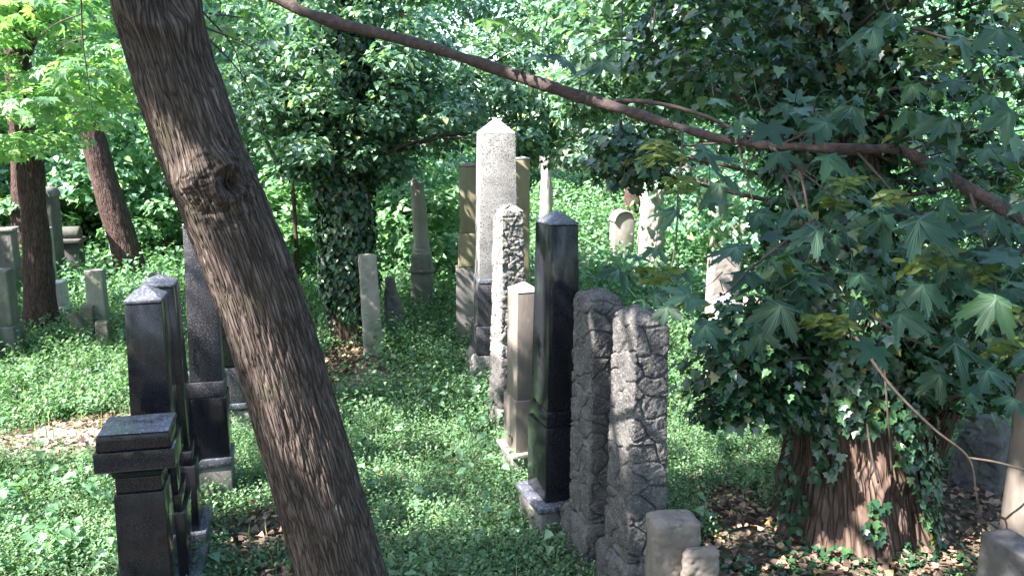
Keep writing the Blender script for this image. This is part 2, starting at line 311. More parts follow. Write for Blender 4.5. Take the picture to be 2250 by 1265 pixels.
def maple_t(fine):
    lob = [(-90 + 90, 0)]  # tip up
    pts = []
    tips = [(90, 1.0, 15), (38, .92, 17), (142, .92, 17), (-12, .62, 14), (192, .62, 14)]
    tips = sorted([(a, r, w) for a, r, w in tips])
    out = []
    for i, (a, r, w_) in enumerate(tips):
        if fine:
            out += [(a - w_, .55 * r), (a - w_ * .85, .74 * r), (a - w_ * .45, .70 * r), (a - w_ * .33, .86 * r), (a - w_ * .14, .84 * r), (a, r),
                    (a + w_ * .14, .84 * r), (a + w_ * .33, .86 * r), (a + w_ * .45, .70 * r), (a + w_ * .85, .74 * r), (a + w_, .55 * r)]
        else: out += [(a - w_ * .7, .66 * r), (a, r), (a + w_ * .7, .66 * r)]
        if i < 4:
            a2 = tips[i + 1][0]; out.append(((a + a2) / 2, .40))
    out = [(-55, .34)] + out + [(235, .34), (270, .08)]
    v = [(0, .0, 0)]
    for a, r in out:
        x, y = r * math.cos(R(a)), r * math.sin(R(a)); v.append((x * .72, y * .72 + .12, -.18 * r * r + .06 * math.cos(R(a * 4))))
    v = np.array(v); v[0] = (0, .12, .03); v[:, 1] += .1
    n = len(out); f = [(0, 1 + i, 1 + (i + 1) % n) for i in range(n)]
    return v, [np.array(f)]
IVY5 = tm([(0, .05, 0), (.22, -.04, .04), (.5, .12, .12), (.34, .36, .05), (.46, .58, .1), (.2, .66, .04), (0, 1.05, -.1), (-.2, .66, .04), (-.46, .58, .1), (-.34, .36, .05), (-.5, .12, .12), (-.22, -.04, .04), (0, .4, -.02)], [(12, 0, 1), (12, 1, 2), (12, 2, 3), (12, 3, 4), (12, 4, 5), (12, 5, 6), (12, 6, 7), (12, 7, 8), (12, 8, 9), (12, 9, 10), (12, 10, 11), (12, 11, 0)])
MAPF, MAPC = maple_t(True), maple_t(False)
def unit(n, rng=RNG): v = rng.normal(size=(n, 3)); return v / np.linalg.norm(v, axis=1)[:, None]
def clumps(C, rad, n_per, up=.7, squash=.6, rng=RNG, shell=.6):
    """leaf positions in umbrella-like sprays round clump centres"""
    m = len(C); rad = np.broadcast_to(rad, m); d = unit(m * n_per, rng); d[:, 2] = np.abs(d[:, 2]) * rng.choice([1, 1, 1, -.5], m * n_per)
    rr = rng.random(m * n_per) ** .33 * (1 - shell) + shell * rng.uniform(.8, 1.05, m * n_per)
    cc = np.repeat(C, n_per, 0); r = np.repeat(rad, n_per)
    Q = cc + d * (rr * r)[:, None] * [1, 1, squash]
    nrm = d * .8 + [0, 0, up] + rng.normal(size=Q.shape) * .35
    tip = d * [1, 1, .1] + [0, 0, -.7] + rng.normal(size=Q.shape) * .5
    return Q, nrm, tip
def boxpts(n, lo, hi, rng=RNG): return rng.uniform(lo, hi, (n, 3))

# ------------------------------------------------------------------ stone blocks
def blk(z0, z1, w0, d0, w1=None, d1=None, ox=0, oy=0, acc=None, tilt=0):
    w1 = w0 if w1 is None else w1; d1 = d0 if d1 is None else d1
    V = [(sx * w_ / 2 + ox, sy * d_ / 2 + oy, z) for (z, w_, d_) in ((z0, w0, d0), (z1, w1, d1)) for (sx, sy) in ((-1, -1), (1, -1), (1, 1), (-1, 1))]
    F = [(3, 2, 1, 0), (4, 5, 6, 7), (0, 1, 5, 4), (1, 2, 6, 5), (2, 3, 7, 6), (3, 0, 4, 7)]
    return (acc or Acc()).add(V, np.array(F))
def pyr(z0, z1, w0, d0, acc=None, lip=.0, ridge=0):
    a = acc or Acc()
    V = [(-w0 / 2, -d0 / 2, z0), (w0 / 2, -d0 / 2, z0), (w0 / 2, d0 / 2, z0), (-w0 / 2, d0 / 2, z0)]
    if lip: V += [(x, y, z + lip) for x, y, z in V]
    else: V = V
    b = len(V) - 4; ap = len(V); V += [(0, -ridge / 2 * d0, z1), (0, ridge / 2 * d0, z1)] if ridge else [(0, 0, z1)]
    q = [(3, 2, 1, 0)]
    if lip: q += [(0, 1, 5, 4), (1, 2, 6, 5), (2, 3, 7, 6), (3, 0, 4, 7)]
    if ridge: return a.add(V, [np.array(q + [(b + 1, b + 2, ap + 1, ap), (b + 3, b, ap, ap + 1)]), np.array([(b, b + 1, ap), (b + 2, b + 3, ap + 1)])])
    return a.add(V, [np.array(q), np.array([(b, b + 1, ap), (b + 1, b + 2, ap), (b + 2, b + 3, ap), (b + 3, b, ap)])])
def bev(o, wd=.006, seg=2):
    m = o.modifiers.new('bevel', 'BEVEL'); m.width = wd; m.segments = seg; m.limit_method = 'ANGLE'; m.angle_limit = R(25)
    return o
def rock(prof, amp=.012, cell=.14, seed=0, rr=.03, step=.014, groove=.012, fine=.004, skew=None):
    """prof [(z,w,d)...] from bottom up: a rock-faced shaft with raised irregular stones"""
    prof = np.array(prof, float); Z = []; 
    for i in range(len(prof) - 1):
        L = np.linalg.norm((prof[i + 1] - prof[i]) * [1, .5, .5]); n = max(1, int(L / step))
        for k in range(n): Z.append(prof[i] + (prof[i + 1] - prof[i]) * k / n)
    Z.append(prof[-1]); Z = np.array(Z)
    top = Z[-1]; nc = max(2, int(min(top[1], top[2]) / 2 / step))
    for k in range(1, nc + 1): Z = np.concatenate([Z, [[top[0], top[1] * (1 - k / (nc + .01)), top[2] * (1 - k / (nc + .01))]]])
    per = 2 * (prof[:, 1].max() + prof[:, 2].max()); npz = max(24, int(per / step)); th = np.linspace(0, 2 * np.pi, npz, endpoint=False)
    # superellipse-ish rounded square parameterised by perimeter
    s = np.linspace(0, 4, npz, endpoint=False); sd_ = np.floor(s).astype(int); f = (s - sd_) * 2 - 1
    ux = np.select([sd_ == 0, sd_ == 1, sd_ == 2, sd_ == 3], [f, 1 + 0 * f, -f, -1 + 0 * f]); uy = np.select([sd_ == 0, sd_ == 1, sd_ == 2, sd_ == 3], [-1 + 0 * f, f, 1 + 0 * f, -f])
    V = []; Nn = []
    for (z, w_, d_) in Z:
        x = ux * w_ / 2; y = uy * d_ / 2; r_ = min(rr, w_ / 2.2, d_ / 2.2)
        ex = np.sign(x) * np.maximum(np.abs(x) - (w_ / 2 - r_), 0); ey = np.sign(y) * np.maximum(np.abs(y) - (d_ / 2 - r_), 0)
        cx, cy_ = x - ex, y - ey; ln = np.sqrt(ex ** 2 + ey ** 2) + 1e-9; V.append(np.column_stack([cx + ex / ln * r_, cy_ + ey / ln * r_, np.full(npz, z)])); Nn.append(np.column_stack([ex / ln, ey / ln, 0 * ex]))
    n = len(Z); V = np.concatenate(V); Nn = np.concatenate(Nn); cap = np.arange(len(V)) >= (n - nc) * npz
    Nn[cap] = (0, 0, 1)
    Qv = V * [1, 1, 1.45]; Qv[:, 2] += .35 * V[:, 0]; Qv = Qv + .035 * np.column_stack([vn(V * 9, seed + 1), vn(V * 9, seed + 2), vn(V * 9, seed + 3)])
    F1, F2, cid = voro(Qv / cell, seed); e = np.clip((F2 - F1) / .085, 0, 1); e = e * e * (3 - 2 * e)
    d = groove * (e - 1) + amp * (cid - .4) * e + amp * .45 * fbm(V / cell * 2.2, 4, seed + 4) + fine * vn(V * 70, seed + 6) + fine * vn(V * 35, seed + 7)
    V = V + Nn * d[:, None]
    if skew: V[:, 0] += V[:, 2] * skew[0]; V[:, 1] += V[:, 2] * skew[1]
    i = np.arange(n - 1)[:, None] * npz; j = np.arange(npz)[None]; j2 = (j + 1) % npz
    return V, [np.stack([(i + j), (i + j2), (i + npz + j2), (i + npz + j)], 2).reshape(-1, 4), (np.arange(npz) + (n - 1) * npz)[None]]
def place(name, cpx, cpy, Y, w_, d_, yaw, side, label, cat, zb=None, group=None):
    """Empty at the base of a block monument whose near vertical edge (left edge of front if side 'L', right if 'R') stands at that depth"""
    c = P(cpx, cpy, Y); rd = np.array([math.cos(yaw), math.sin(yaw), 0]); dd = np.array([-math.sin(yaw), math.cos(yaw), 0])
    q = c + rd * (w_ / 2 if side == 'L' else -w_ / 2 if side == 'R' else 0) + dd * d_ / 2
    q[2] = float(gz(q[0], q[1])) - .03 if zb is None else zb
    return empty(name, q, yaw, label=label, cat=cat, group=group), q[2]
ground()
# ------------------------------------------------------------------ gravestones
RY, LY = R(19), R(14)
def zr(py, Y, zb): return zz(py, Y) - zb
def part(acc, name, mat, par, b=.004, **k): o = acc.build(name, M[mat], par, **k); return bev(o, b) if b else o
def rockpart(name, mat, par, *a, **k):
    V, F = rock(*a, **k); return mk(name, V, [F[0], F[1]], M[mat], par, smooth=True)

# left row, nearest: column with a heavy capital
Y = 4.3; t, zb = place('polished_column', 360, 1080, Y, .245, .25, LY, 'R', 'black polished column with a heavy moulded capital, nearest in the left row', 'grave column')
z1 = zr(1078, Y, zb); part(blk(.25, z1, .265, .27, .245, .25), 'shaft', 'black', t)
part(blk(z1 + .003, z1 + .085, .225, .23), 'neck', 'black', t)
zc = z1 + .088
def loftbox(levels, acc=None):
    acc = acc or Acc(); V = []
    for z, a, b in levels: V += [(-a / 2, -b / 2, z), (a / 2, -b / 2, z), (a / 2, b / 2, z), (-a / 2, b / 2, z)]
    F = [(3, 2, 1, 0), tuple(4 * (len(levels) - 1) + i for i in range(4))]
    for i in range(len(levels) - 1):
        for j in range(4): F.append((4 * i + j, 4 * i + (j + 1) % 4, 4 * i + 4 + (j + 1) % 4, 4 * i + 4 + j))
    return acc.add(V, np.array(F))
lv = [(zc, .235, .24)] + [(zc + .012 + .042 * math.sin(a * math.pi / 2 / 5), .245 + .15 * (1 - math.cos(a * math.pi / 2 / 5)), .25 + .1 * (1 - math.cos(a * math.pi / 2 / 5))) for a in range(6)]
part(loftbox(lv + [(zc + .058, .39, .345), (zc + .16, .39, .345)]), 'capital', 'black', t, .004)
part(loftbox([(zc + .163, .365, .325), (zc + .245, .355, .315)]), 'top_block', 'black', t, .006)
part(loftbox([(zc + .2475, .345, .305), (zc + .253, .343, .303)]), 'top_sheen', 'slate', t, .004)  # thin paler sheet standing for the reflection on the polished top
part(loftbox([(0, .33, .34), (.247, .33, .34)]), 'plinth', 'black', t)

def obelisk(t, zb, eave, apex, bot, wt, wb, dt, db, steps, mat, capmat=None, lip=.02, ped='black'):
    part(blk(bot, eave, wb, db, wt, dt), 'shaft', mat, t)
    part(pyr(eave + .003, apex, wt + .006, dt + .006, lip=lip), 'pyramid_cap', capmat or mat, t, .003)
    for nm, a, b, w_, d_, mm in steps: part(blk(a, b - .003, w_, d_), nm, mm, t)
Y = 4.9; t, zb = place('black_obelisk', 376, 900, Y, .235, .34, LY, 'R', 'black polished obelisk with a bluish pyramid cap behind the capped column', 'obelisk')
obelisk(t, zb, zr(669, Y, zb), zr(626, Y + .1, zb), zr(1085, Y, zb), .2, .245, .25, .32,
        [('plinth', zr(1122, Y, zb), zr(1085, Y, zb), .27, .36, 'black'), ('pedestal', .16, zr(1122, Y, zb), .31, .4, 'black'), ('base', 0, .16, .44, .6, 'slate')], 'black', 'slate')
Y = 5.45; t, zb = place('black_obelisk', 404, 850, Y, .25, .32, LY, 'R', 'black polished obelisk squeezed between its near twin and the tall speckled one', 'obelisk')
obelisk(t, zb, zr(634, Y, zb), zr(602, Y + .12, zb), zr(990, Y, zb), .2, .26, .25, .32,
        [('plinth', zr(1020, Y, zb), zr(990, Y, zb), .29, .36, 'black'), ('pedestal', .2, zr(1020, Y, zb), .33, .4, 'black'), ('base', 0, .2, .42, .5, 'slate')], 'black', 'slate')
Y = 6.25; t, zb = place('speckled_obelisk', 491, 838, Y, .25, .3, LY, 'R', 'tall dark speckled obelisk partly hidden by the leaning trunk', 'obelisk')
obelisk(t, zb, zr(500, Y, zb), zr(470, Y + .1, zb), zr(838, Y, zb), .19, .235, .2, .24,
        [('plinth', zr(872, Y, zb), zr(838, Y, zb), .255, .27, 'speck'), ('pedestal', zr(1003, Y, zb), zr(872, Y, zb), .275, .3, 'black'),
         ('ledge', zr(1022, Y, zb), zr(1003, Y, zb), .31, .34, 'slate'), ('base', 0, zr(1022, Y, zb), .29, .32, 'grey')], 'speck', 'slate')
Y = 7.8; t, zb = place('dark_monument', 552, 800, Y, .3, .35, LY, 'R', 'dark polished monument on a cobbled base just behind the leaning trunk', 'gravestone')
part(blk(zr(806, Y, zb), zr(590, Y, zb), .24, .28, .21, .25), 'shaft', 'black', t)
part(pyr(zr(590, Y, zb) + .003, zr(568, Y, zb), .216, .256), 'pyramid_cap', 'slate', t, .003)
part(blk(zr(883, Y, zb), zr(806, Y, zb) - .003, .3, .34), 'pedestal', 'speck', t)
part(blk(zr(895, Y, zb), zr(883, Y, zb) - .003, .36, .4), 'ledge', 'slate', t)
rockpart('base', 'lightrock', t, [(0, .36, .38), (zr(895, Y, zb) - .02, .35, .37)], .012, .09, 3)

# right row, from near to far
Y = 4.62; t, zb = place('rock_faced_pillar', 1390, 900, Y, .235, .31, RY, 'L', 'dark rock faced pillar with raised uneven stones, nearest in the right row', 'gravestone')
zt = zr(716, Y, zb); zl = zr(1235, Y, zb)
rockpart('shaft', 'rock', t, [(zl, .25, .33), (zt - .01, .205, .29), (zt + .02, .185, .27), (zt + .075, .06, .13)], .009, .19, 5, rr=.012, step=.0065, groove=.017, fine=.0028)
rockpart('base', 'rock', t, [(0, .33, .45), (zl - .05, .32, .44), (zl - .004, .29, .39)], .008, .22, 6, rr=.02, fine=.003)
Y = 5.1; t, zb = place('rock_faced_pillar', 1297, 900, Y, .25, .34, RY, 'L', 'dark rock faced pillar standing between the nearest pillar and the black obelisk', 'gravestone')
zt = zr(672, Y, zb); zl = zr(1150, Y, zb)
rockpart('shaft', 'rock', t, [(zl, .245, .34), (zt - .02, .22, .31), (zt + .03, .19, .27), (zt + .065, .08, .14)], .009, .18, 11, rr=.02, step=.0065, groove=.017, fine=.0028)
rockpart('base', 'rock', t, [(0, .33, .45), (zl - .06, .32, .44), (zl - .004, .29, .39)], .008, .22, 12, rr=.02, fine=.003)
Y = 5.6; t, zb = place('black_obelisk', 1201, 900, Y, .25, .32, RY, 'L', 'black polished obelisk with a blue grey cap in the middle of the right row', 'obelisk')
obelisk(t, zb, zr(498, Y, zb), zr(462, Y + .12, zb), zr(905, Y, zb), .195, .235, .285, .32,
        [('plinth', zr(940, Y, zb), zr(905, Y, zb), .25, .335, 'black'), ('pedestal', zr(1102, Y, zb), zr(940, Y, zb), .27, .36, 'black')], 'black', 'slate', lip=.012)
zl = zr(1102, Y, zb); part(blk(zl - .05, zl - .003, .42, .5), 'ledge', 'slate', t, .01)
part(blk(0, zl - .053, .37, .44), 'base', 'grey', t, .01)
Y = 6.75; t, zb = place('sandstone_pillar', 1138, 800, Y, .2, .27, RY, 'L', 'slim brown sandstone pillar with a bright pale top left of the black obelisk', 'gravestone')
z1, z2, z3 = zr(646, Y, zb), zr(880, Y, zb), zr(992, Y, zb)
part(blk(z2, z1, .21, .26, .2, .25), 'shaft', 'tan', t); part(pyr(z1 + .003, z1 + .075, .205, .255, lip=.008), 'cap', 'cap', t, .004)
part(blk(z3, z2 - .003, .25, .31), 'pedestal', 'tan', t); part(blk(z3 - .035, z3 - .003, .35, .42), 'ledge', 'sand', t); part(blk(0, z3 - .038, .31, .37), 'base', 'grey', t)
Y = 7.8; t, zb = place('rubble_faced_pillar', 1105, 700, Y, .2, .27, RY, 'L', 'pillar with sunlit white side and dark rubble faced front before the tall white obelisk', 'gravestone')
z1, z2, z3 = zr(474, Y, zb), zr(785, Y, zb), zr(895, Y, zb)
rockpart('shaft', 'lightrock', t, [(z2, .27, .33), (z1, .205, .27), (z1 + .04, .19, .25), (z1 + .085, .1, .14)], .011, .13, 21, rr=.012, step=.009, groove=.016, fine=.004)
rockpart('pedestal', 'rock', t, [(z3, .29, .36), (z2 - .02, .28, .35), (z2 - .004, .25, .32)], .01, .12, 22, step=.016); rockpart('base', 'grey', t, [(0, .36, .44), (z3 - .004, .35, .43)], .008, .2, 23, step=.02)
Y = 9.1; t, zb = place('white_obelisk', 1053, 600, Y, .42, .34, R(10), 'L', 'tallest pale granite obelisk with a bright white pyramid top', 'obelisk')
z1, z2, z3, z4 = zr(293, Y, zb), zr(612, Y, zb), zr(716, Y, zb), zr(778, Y, zb)
part(blk(z2, z1, .425, .35, .365, .31), 'shaft', 'white', t, .003); part(pyr(z1 + .003, zr(258, Y + .17, zb), .366, .312, lip=.004), 'pyramid_cap', 'cap', t, .003)
part(blk(z2 - .06, z2 - .003, .45, .39), 'cornice', 'slate', t, .012); part(blk(z3, z2 - .063, .45, .38), 'pedestal', 'speck', t); part(blk(z4, z3 - .003, .5, .43), 'plinth', 'speck', t, .012)
rockpart('base', 'lightrock', t, [(0, .62, .54), (z4 - .06, .61, .53), (z4 - .004, .56, .48)], .012, .16, 31, step=.02)
Y = 10.8
t, zb = place('yellow_pillar', 1012, 500, Y, .22, .24, R(4), 'L', 'yellowish stepped pillar just left of the white obelisk', 'gravestone')
z1, z2, z3 = zr(366, Y, zb), zr(512, Y, zb), zr(588, Y, zb)
part(blk(z2, z1, .24, .24), 'shaft', 'yellow', t, .01); part(pyr(z1 + .003, z1 + .05, .25, .25, lip=.02), 'cap', 'sand', t); part(blk(z3, z2 - .003, .29, .29), 'pedestal', 'yellow', t, .02); part(blk(0, z3 - .003, .35, .35), 'base', 'grey', t)
t, zb = place('yellow_pillar', 1131, 500, Y, .2, .24, R(6), 'L', 'pillar with yellow light in its colour and a flat white top just right of the white obelisk', 'gravestone')
z1 = zr(350, Y, zb); part(blk(.6, z1, .18, .24), 'shaft', 'yellow', t, .012); part(pyr(z1 + .003, z1 + .035, .19, .25, lip=.01), 'cap', 'cap', t); part(blk(0, .597, .3, .34), 'base', 'grey', t)

# broken column
Y = 12.6; t, zb = place('broken_column', 926, 600, Y, .2, .2, 0, 'C', 'broken round column on a moulded pedestal among the nettles', 'grave column')
z1, z2, z3 = zr(398, Y, zb), zr(545, Y, zb), zr(562, Y, zb)
def round_(prof, seed, n=40, tiltz=0, amp=.006):
    V, F = tube([(0, 0, z) for z, r in prof], [r for z, r in prof], n, 1, lambda Q, th, s, nd, r: amp * fbm(Q * 9, 4, seed))
    if tiltz: m = V[:, 2] > prof[-1][0] - .05; V[m, 2] += V[m, 0] * tiltz + .02 * vn(V[m] * 20, 4)
    return V, F
V, F = round_([(z2, .115), (z2 + .1, .112), ((z1 + z2) / 2, .105), (z1 - .2, .098), (z1 - .08, .095), (z1, .09), (z1 + .001, .06)], 3, tiltz=-.5, amp=.012); V[:, 0] += -.05 * (V[:, 2] - z2); mk('shaft', V, F, M['sand'], t, True)
V, F = round_([(z3, .14), (z3 + .02, .15), (z3 + .045, .145), (z3 + .05, .12), (z3 + .07, .135), (z3 + .095, .13), (z3 + .1, .11), (z2, .11)], 4); mk('moulding', V, F, M['sand'], t, True)
part(blk(0, z3, .33, .33, .29, .29), 'pedestal', 'grey', t, .015); part(blk(z3 - .25, z3 - .2, .36, .36), 'ledge', 'grey', t, .015)

# leaning slab by the ivy tree and the rough stump of a stone
Y = 10.3; t, zb = place('leaning_slab', 803, 700, Y, .2, .1, R(18), 'L', 'plain grey slab propped upright against the ivy covered trunk', 'gravestone')
V, F = rock([(0, .24, .12), (zr(568, Y, zb), .21, .11), (zr(562, Y, zb), .2, .1)], .004, .5, 41, rr=.015, step=.02, groove=0, skew=(-.03, .05)); mk('slab', V, F, M['sand'], t, True)
Y = 11.3; t, zb = place('rough_headstone', 850, 700, Y, .25, .2, R(10), 'L', 'low rough headstone leaning behind the plain grey slab', 'gravestone')
V, F = rock([(0, .34, .24), (.35, .28, .2), (zr(612, Y, zb), .1, .1)], .02, .2, 43, rr=.06, step=.02, skew=(-.08, 0)); mk('stone', V, F, M['grey'], t, True)

# beyond the row, centre right
def slabround(name, px, pyt, pyb, wpx, Y, mat, label, dpt=.16, yaw=R(12), lid='sand', arch=.5, kerb=True):
    c = P(px, pyb, Y); zb = float(gz(c[0], Y)) - .02; t = empty(name, (c[0], Y, zb), yaw, label=label, cat='gravestone')
    w_ = wpx / FPX * Y; h = zz(pyt, Y) - zb; r = w_ * arch; n = 12
    a0 = [(math.cos(a), math.sin(a)) for a in np.linspace(0, math.pi, n)]
    prof = [(w_ / 2, 0)] + [(w_ / 2 * x, h - r + r * y) for x, y in a0] + [(-w_ / 2, 0)]
    k = len(prof); V = [(x, -dpt / 2, z) for x, z in prof] + [(x, dpt / 2, z) for x, z in prof]
    F = [np.array([(i, k + i, k + (i + 1) % k, (i + 1) % k) for i in range(k)]), np.array([range(k)]), np.array([range(2 * k - 1, k - 1, -1)])]
    bev(mk('slab', V, F, M[mat], t), .008)
    q = [(x * 1.06, (z - h) * 1.02 + h + .02 if z > h - r - .01 else z) for x, z in prof[1:-1]]; m = len(q)
    V = [(x, y, z) for y in (-dpt * .62, dpt * .62) for x, z in q] + [(x * .96, y, z - .035) for y in (-dpt * .62, dpt * .62) for x, z in q]
    F = []
    for i in range(m - 1): F += [(i, i + 1, m + i + 1, m + i), (2 * m + i, 3 * m + i, 3 * m + i + 1, 2 * m + i + 1), (i, 2 * m + i, 2 * m + i + 1, i + 1), (m + i, m + i + 1, 3 * m + i + 1, 3 * m + i)]
    F += [(0, m, 3 * m, 2 * m), (m - 1, 3 * m - 1, 4 * m - 1, 2 * m - 1)]
    mk('rim', V, np.array(F), M[lid], t)
    if kerb: part(blk(-.02, .1, w_ * 1.4, dpt * 1.8), 'base', 'grey', t)
    return t
slabround('round_topped_headstone', 1365, 463, 585, 46, 16.5, 'sand', 'small round topped headstone in the sunny nettles left of the scaly stone trunk', .3)
Y = 15.5; t, zb = place('tree_trunk_monument', 1434, 560, Y, .46, .42, 0, 'C', 'thick stone monument carved like a scaly tree trunk in the sunny nettles', 'gravestone')
V, F = tube([(0, 0, 0), (0, 0, .4), (.0, 0, zr(500, Y, zb)), (.01, 0, zr(402, Y, zb) - .1), (.01, 0, zr(396, Y, zb))], [.29, .245, .225, .215, .15], 90, 16, lambda Q, th, s, nd, r: (lambda v: .03 * np.clip((v[1] - v[0]) * 4, 0, 1) - .02 * v[0])(voro(Q * 5.5, 3)) + .01 * fbm(Q * 8, 3, 2))
mk('shaft', V, F, M['sand'], t, True)
rockpart('base', 'slate', t, [(0, .62, .6), (.22, .56, .55), (.32, .45, .45)], .03, .3, 9, rr=.1, step=.03)
def plainstone(name, px, pyt, pyb, wpx, Y, mat, label, dpt=.2, yaw=R(12), taper=.95, captype=None, base=.12, bm=None, lean=0, cat='gravestone', capmat=None, group=None):
    c = P(px, pyb, Y); zb = float(gz(c[0], Y)) - .03; t = empty(name, (c[0], Y, zb), yaw, label=label, cat=cat, group=group)
    w_ = wpx / FPX * Y; h = zz(pyt, Y) - zb; hb = h * base
    ch = {'pyr': .12 * h, 'flat': .05, 'gable': .16 * h, None: 0}[captype]
    V, F = rock([(hb, w_, dpt), (h - ch, w_ * taper, dpt * taper)], .004, .4, int(px) + 5, rr=.012, step=max(.012, h / 60), groove=0, fine=.003)
    mk('shaft', V, F, M[mat], t, True)
    if captype == 'pyr' or captype == 'gable': part(pyr(h - ch + .004, h, w_ * taper + .03, dpt * taper + .03, lip=.03, ridge=.9 if captype == 'gable' else 0), 'cap', capmat or mat, t)
    if captype == 'flat': part(blk(h - ch + .004, h, w_ * taper + .04, dpt * taper + .04), 'cap', capmat or mat, t)
    part(blk(0, hb - .003, w_ * 1.25, dpt * 1.35), 'base', bm or mat, t, .01)
    t.rotation_euler = (0, lean, yaw); return t
plainstone('pink_headstone', 1600, 430, 520, 84, 17, 'pink', 'wide pinkish headstone seen through the maple leaves, farther of the two', .25, captype='flat')
plainstone('pale_headstone', 1588, 560, 640, 70, 11.5, 'pink', 'low pale headstone glimpsed between the maple leaves and the ivy', .2)
plainstone('pale_headstone', 1588, 640, 755, 60, 9.2, 'cap', 'bright white headstone in the grass left of the big ivy trunk', .2, captype='pyr')
plainstone('pale_headstone', 1655, 655, 765, 50, 9.4, 'pink', 'bright pinkish headstone half covered by ivy beside the big trunk', .2, captype='flat')
# right side
Y = 6.3; t, zb = place('rock_faced_headstone', 2142, 1000, Y, .3, .6, R(-40), 'C', 'dark rock faced headstone with sloping shoulders behind the big ivy trunk', 'gravestone')
zt = zr(945, Y, zb); rockpart('slab', 'dkgrey', t, [(0, .38, .56), (zt - .1, .32, .42), (zt, .26, .3), (zt + .05, .16, .16)], .018, .13, 51, rr=.04, step=.014)
plainstone('sandstone_post', 2262, 830, 1205, 90, 4.9, 'tan', 'pale sandstone pillar cut by the right edge of the picture', .26, R(10), captype=None, base=.2, bm='grey')
t = plainstone('low_kerb_stone', 2222, 1190, 1275, 84, 4.2, 'dkgrey', 'low mossy grey block on the leaf litter at the right edge', .3, R(14), base=.3)
Y = 4.05; t, zb = place('short_sandstone_marker', 1500, 1150, Y, .2, .28, R(8), 'C', 'short weathered sandstone marker with worn corners in front of the nearest rock faced pillar', 'gravestone')
zt = zr(1165, Y, zb); rockpart('shaft', 'tan', t, [(0, .25, .2), (zt - .03, .245, .19), (zt, .235, .18), (zt + .015, .19, .14)], .014, .16, 61, rr=.03, step=.008, groove=.002, fine=.003)
rockpart('front_slab', 'tan', t, [(0, .2, .07), (zt - .13, .19, .06), (zt - .10, .15, .04)], .006, .2, 62, rr=.03, step=.008, groove=.002).location = (.1, -.14, 0)

# left background
plainstone('stacked_block_stone', 26, 592, 790, 34, 10.4, 'grey', 'grey stone post of two stacked blocks left of the brown trunk', .3, R(12), base=.42)
plainstone('leaning_stone', -6, 660, 780, 46, 10.1, 'dkgrey', 'dark slab leaning out of the left edge beside the stacked block stone', .2, R(10), lean=-.28)
plainstone('weathered_post', 221, 592, 740, 38, 11.2, 'sand', 'weathered pale post standing over broken stumps in the left clearing', .24, R(14), taper=.96, base=.1)
for px, pt, wp, yy, le, lb in ((194, 672, 26, 11.0, .05, 'broken brown stump leaning on the left of the weathered post'), (210, 676, 20, 10.9, -.5, 'thin broken slab tilted against the weathered post'), (228, 706, 28, 10.7, 0, 'small squared stump in front of the weathered post')):
    plainstone('stone_stump', px, pt, 750, wp, yy, 'tan', lb, .16, R(14), lean=le, group='broken stumps round the weathered post')
def tomb(px, pyt, wpx, Y, mat, label, shaft_py):
    c = P(px, shaft_py, Y); zb = float(gz(c[0], Y)) - .02; t = empty('scroll_topped_tomb', (c[0], Y, zb), R(14), label=label, cat='gravestone')
    w_ = wpx / FPX * Y; h = zz(pyt, Y) - zb
    part(blk(0, h - .28, w_ * .8, .4), 'pedestal', mat, t, .01); part(blk(h - .277, h - .2, w_, .5), 'cornice', mat, t, .015)
    V, F = tube([(-w_ * .42, 0, h - .12), (-w_ * .3, 0, h - .12), (w_ * .3, 0, h - .12), (w_ * .42, 0, h - .12)], [.12, .125, .125, .12], 20, 1); mk('scroll', V, F, M[mat], t, True)
tomb(163, 498, 46, 15, 'dkgrey', 'dark tomb with a rolled scroll top between the two left trunks', 580)
slabround('arched_monument', 117, 414, 590, 34, 14.2, 'dkgrey', 'tall dark arched monument directly behind the brown trunk', .5, lid='grey')
plainstone('slim_white_stone', 119, 500, 640, 12, 13, 'sand', 'slim pale upright stone close to the right side of the brown trunk', .2)
plainstone('pale_monument', 24, 500, 600, 34, 13.6, 'grey', 'pale monument with a wide flat cap at the left edge', .3, captype='flat', capmat='sand')
plainstone('white_block', 133, 618, 672, 26, 12.1, 'cap', 'small white stepped block at the foot of the slim pale stone', .3, base=.5)
plainstone('red_brown_post', 373, 526, 575, 24, 17, 'bark2', 'small red brown post in shade between leaning trunks', .2)
plainstone('distant_stone', 272, 396, 460, 12, 22, 'slate', 'narrow bluish stone far behind the second leaning trunk', .3)
plainstone('distant_stone', 290, 480, 520, 22, 19, 'grey', 'low grey stone behind the second leaning trunk', .2)
plainstone('distant_stone', 345, 600, 660, 24, 9.4, 'grey', 'plain grey stone top showing behind the bluish pyramid cap', .2)
plainstone('distant_pale_slab', 985, 455, 500, 40, 21, 'cap', 'pale flat slab far off left of the white obelisk', .5, captype='flat')
plainstone('orange_marker', 888, 478, 500, 10, 20, 'pink', 'tiny orange marker stone far behind the broken column', .15)

# bird feeder hanging on a wire
Y = 5.9; c = P(1361, 300, Y); t = empty('bird_feeder', c, 0, label='small black bird feeder hanging on a wire below the long branch', cat='bird feeder')
V, F = tube([(0, 0, -.085), (0, 0, -.08), (0, 0, .05), (0, 0, .06), (0, 0, .1), (0, 0, .115)], [.032, .034, .034, .02, .018, .004], 20, 1); mk('body', V, F, M['iron'], t, True)
V, F = tube([(0, 0, -.1), (0, 0, -.094), (0, 0, -.09)], [.05, .052, .03], 20, 1); mk('tray', V, F, M['slate'], t, True)
V, F = tube([(0, 0, .11), (0, 0, .7), (0.02, .05, 1.3)], [.003, .003, .003], 6, 1); mk('wire', V, F, M['iron'], t)

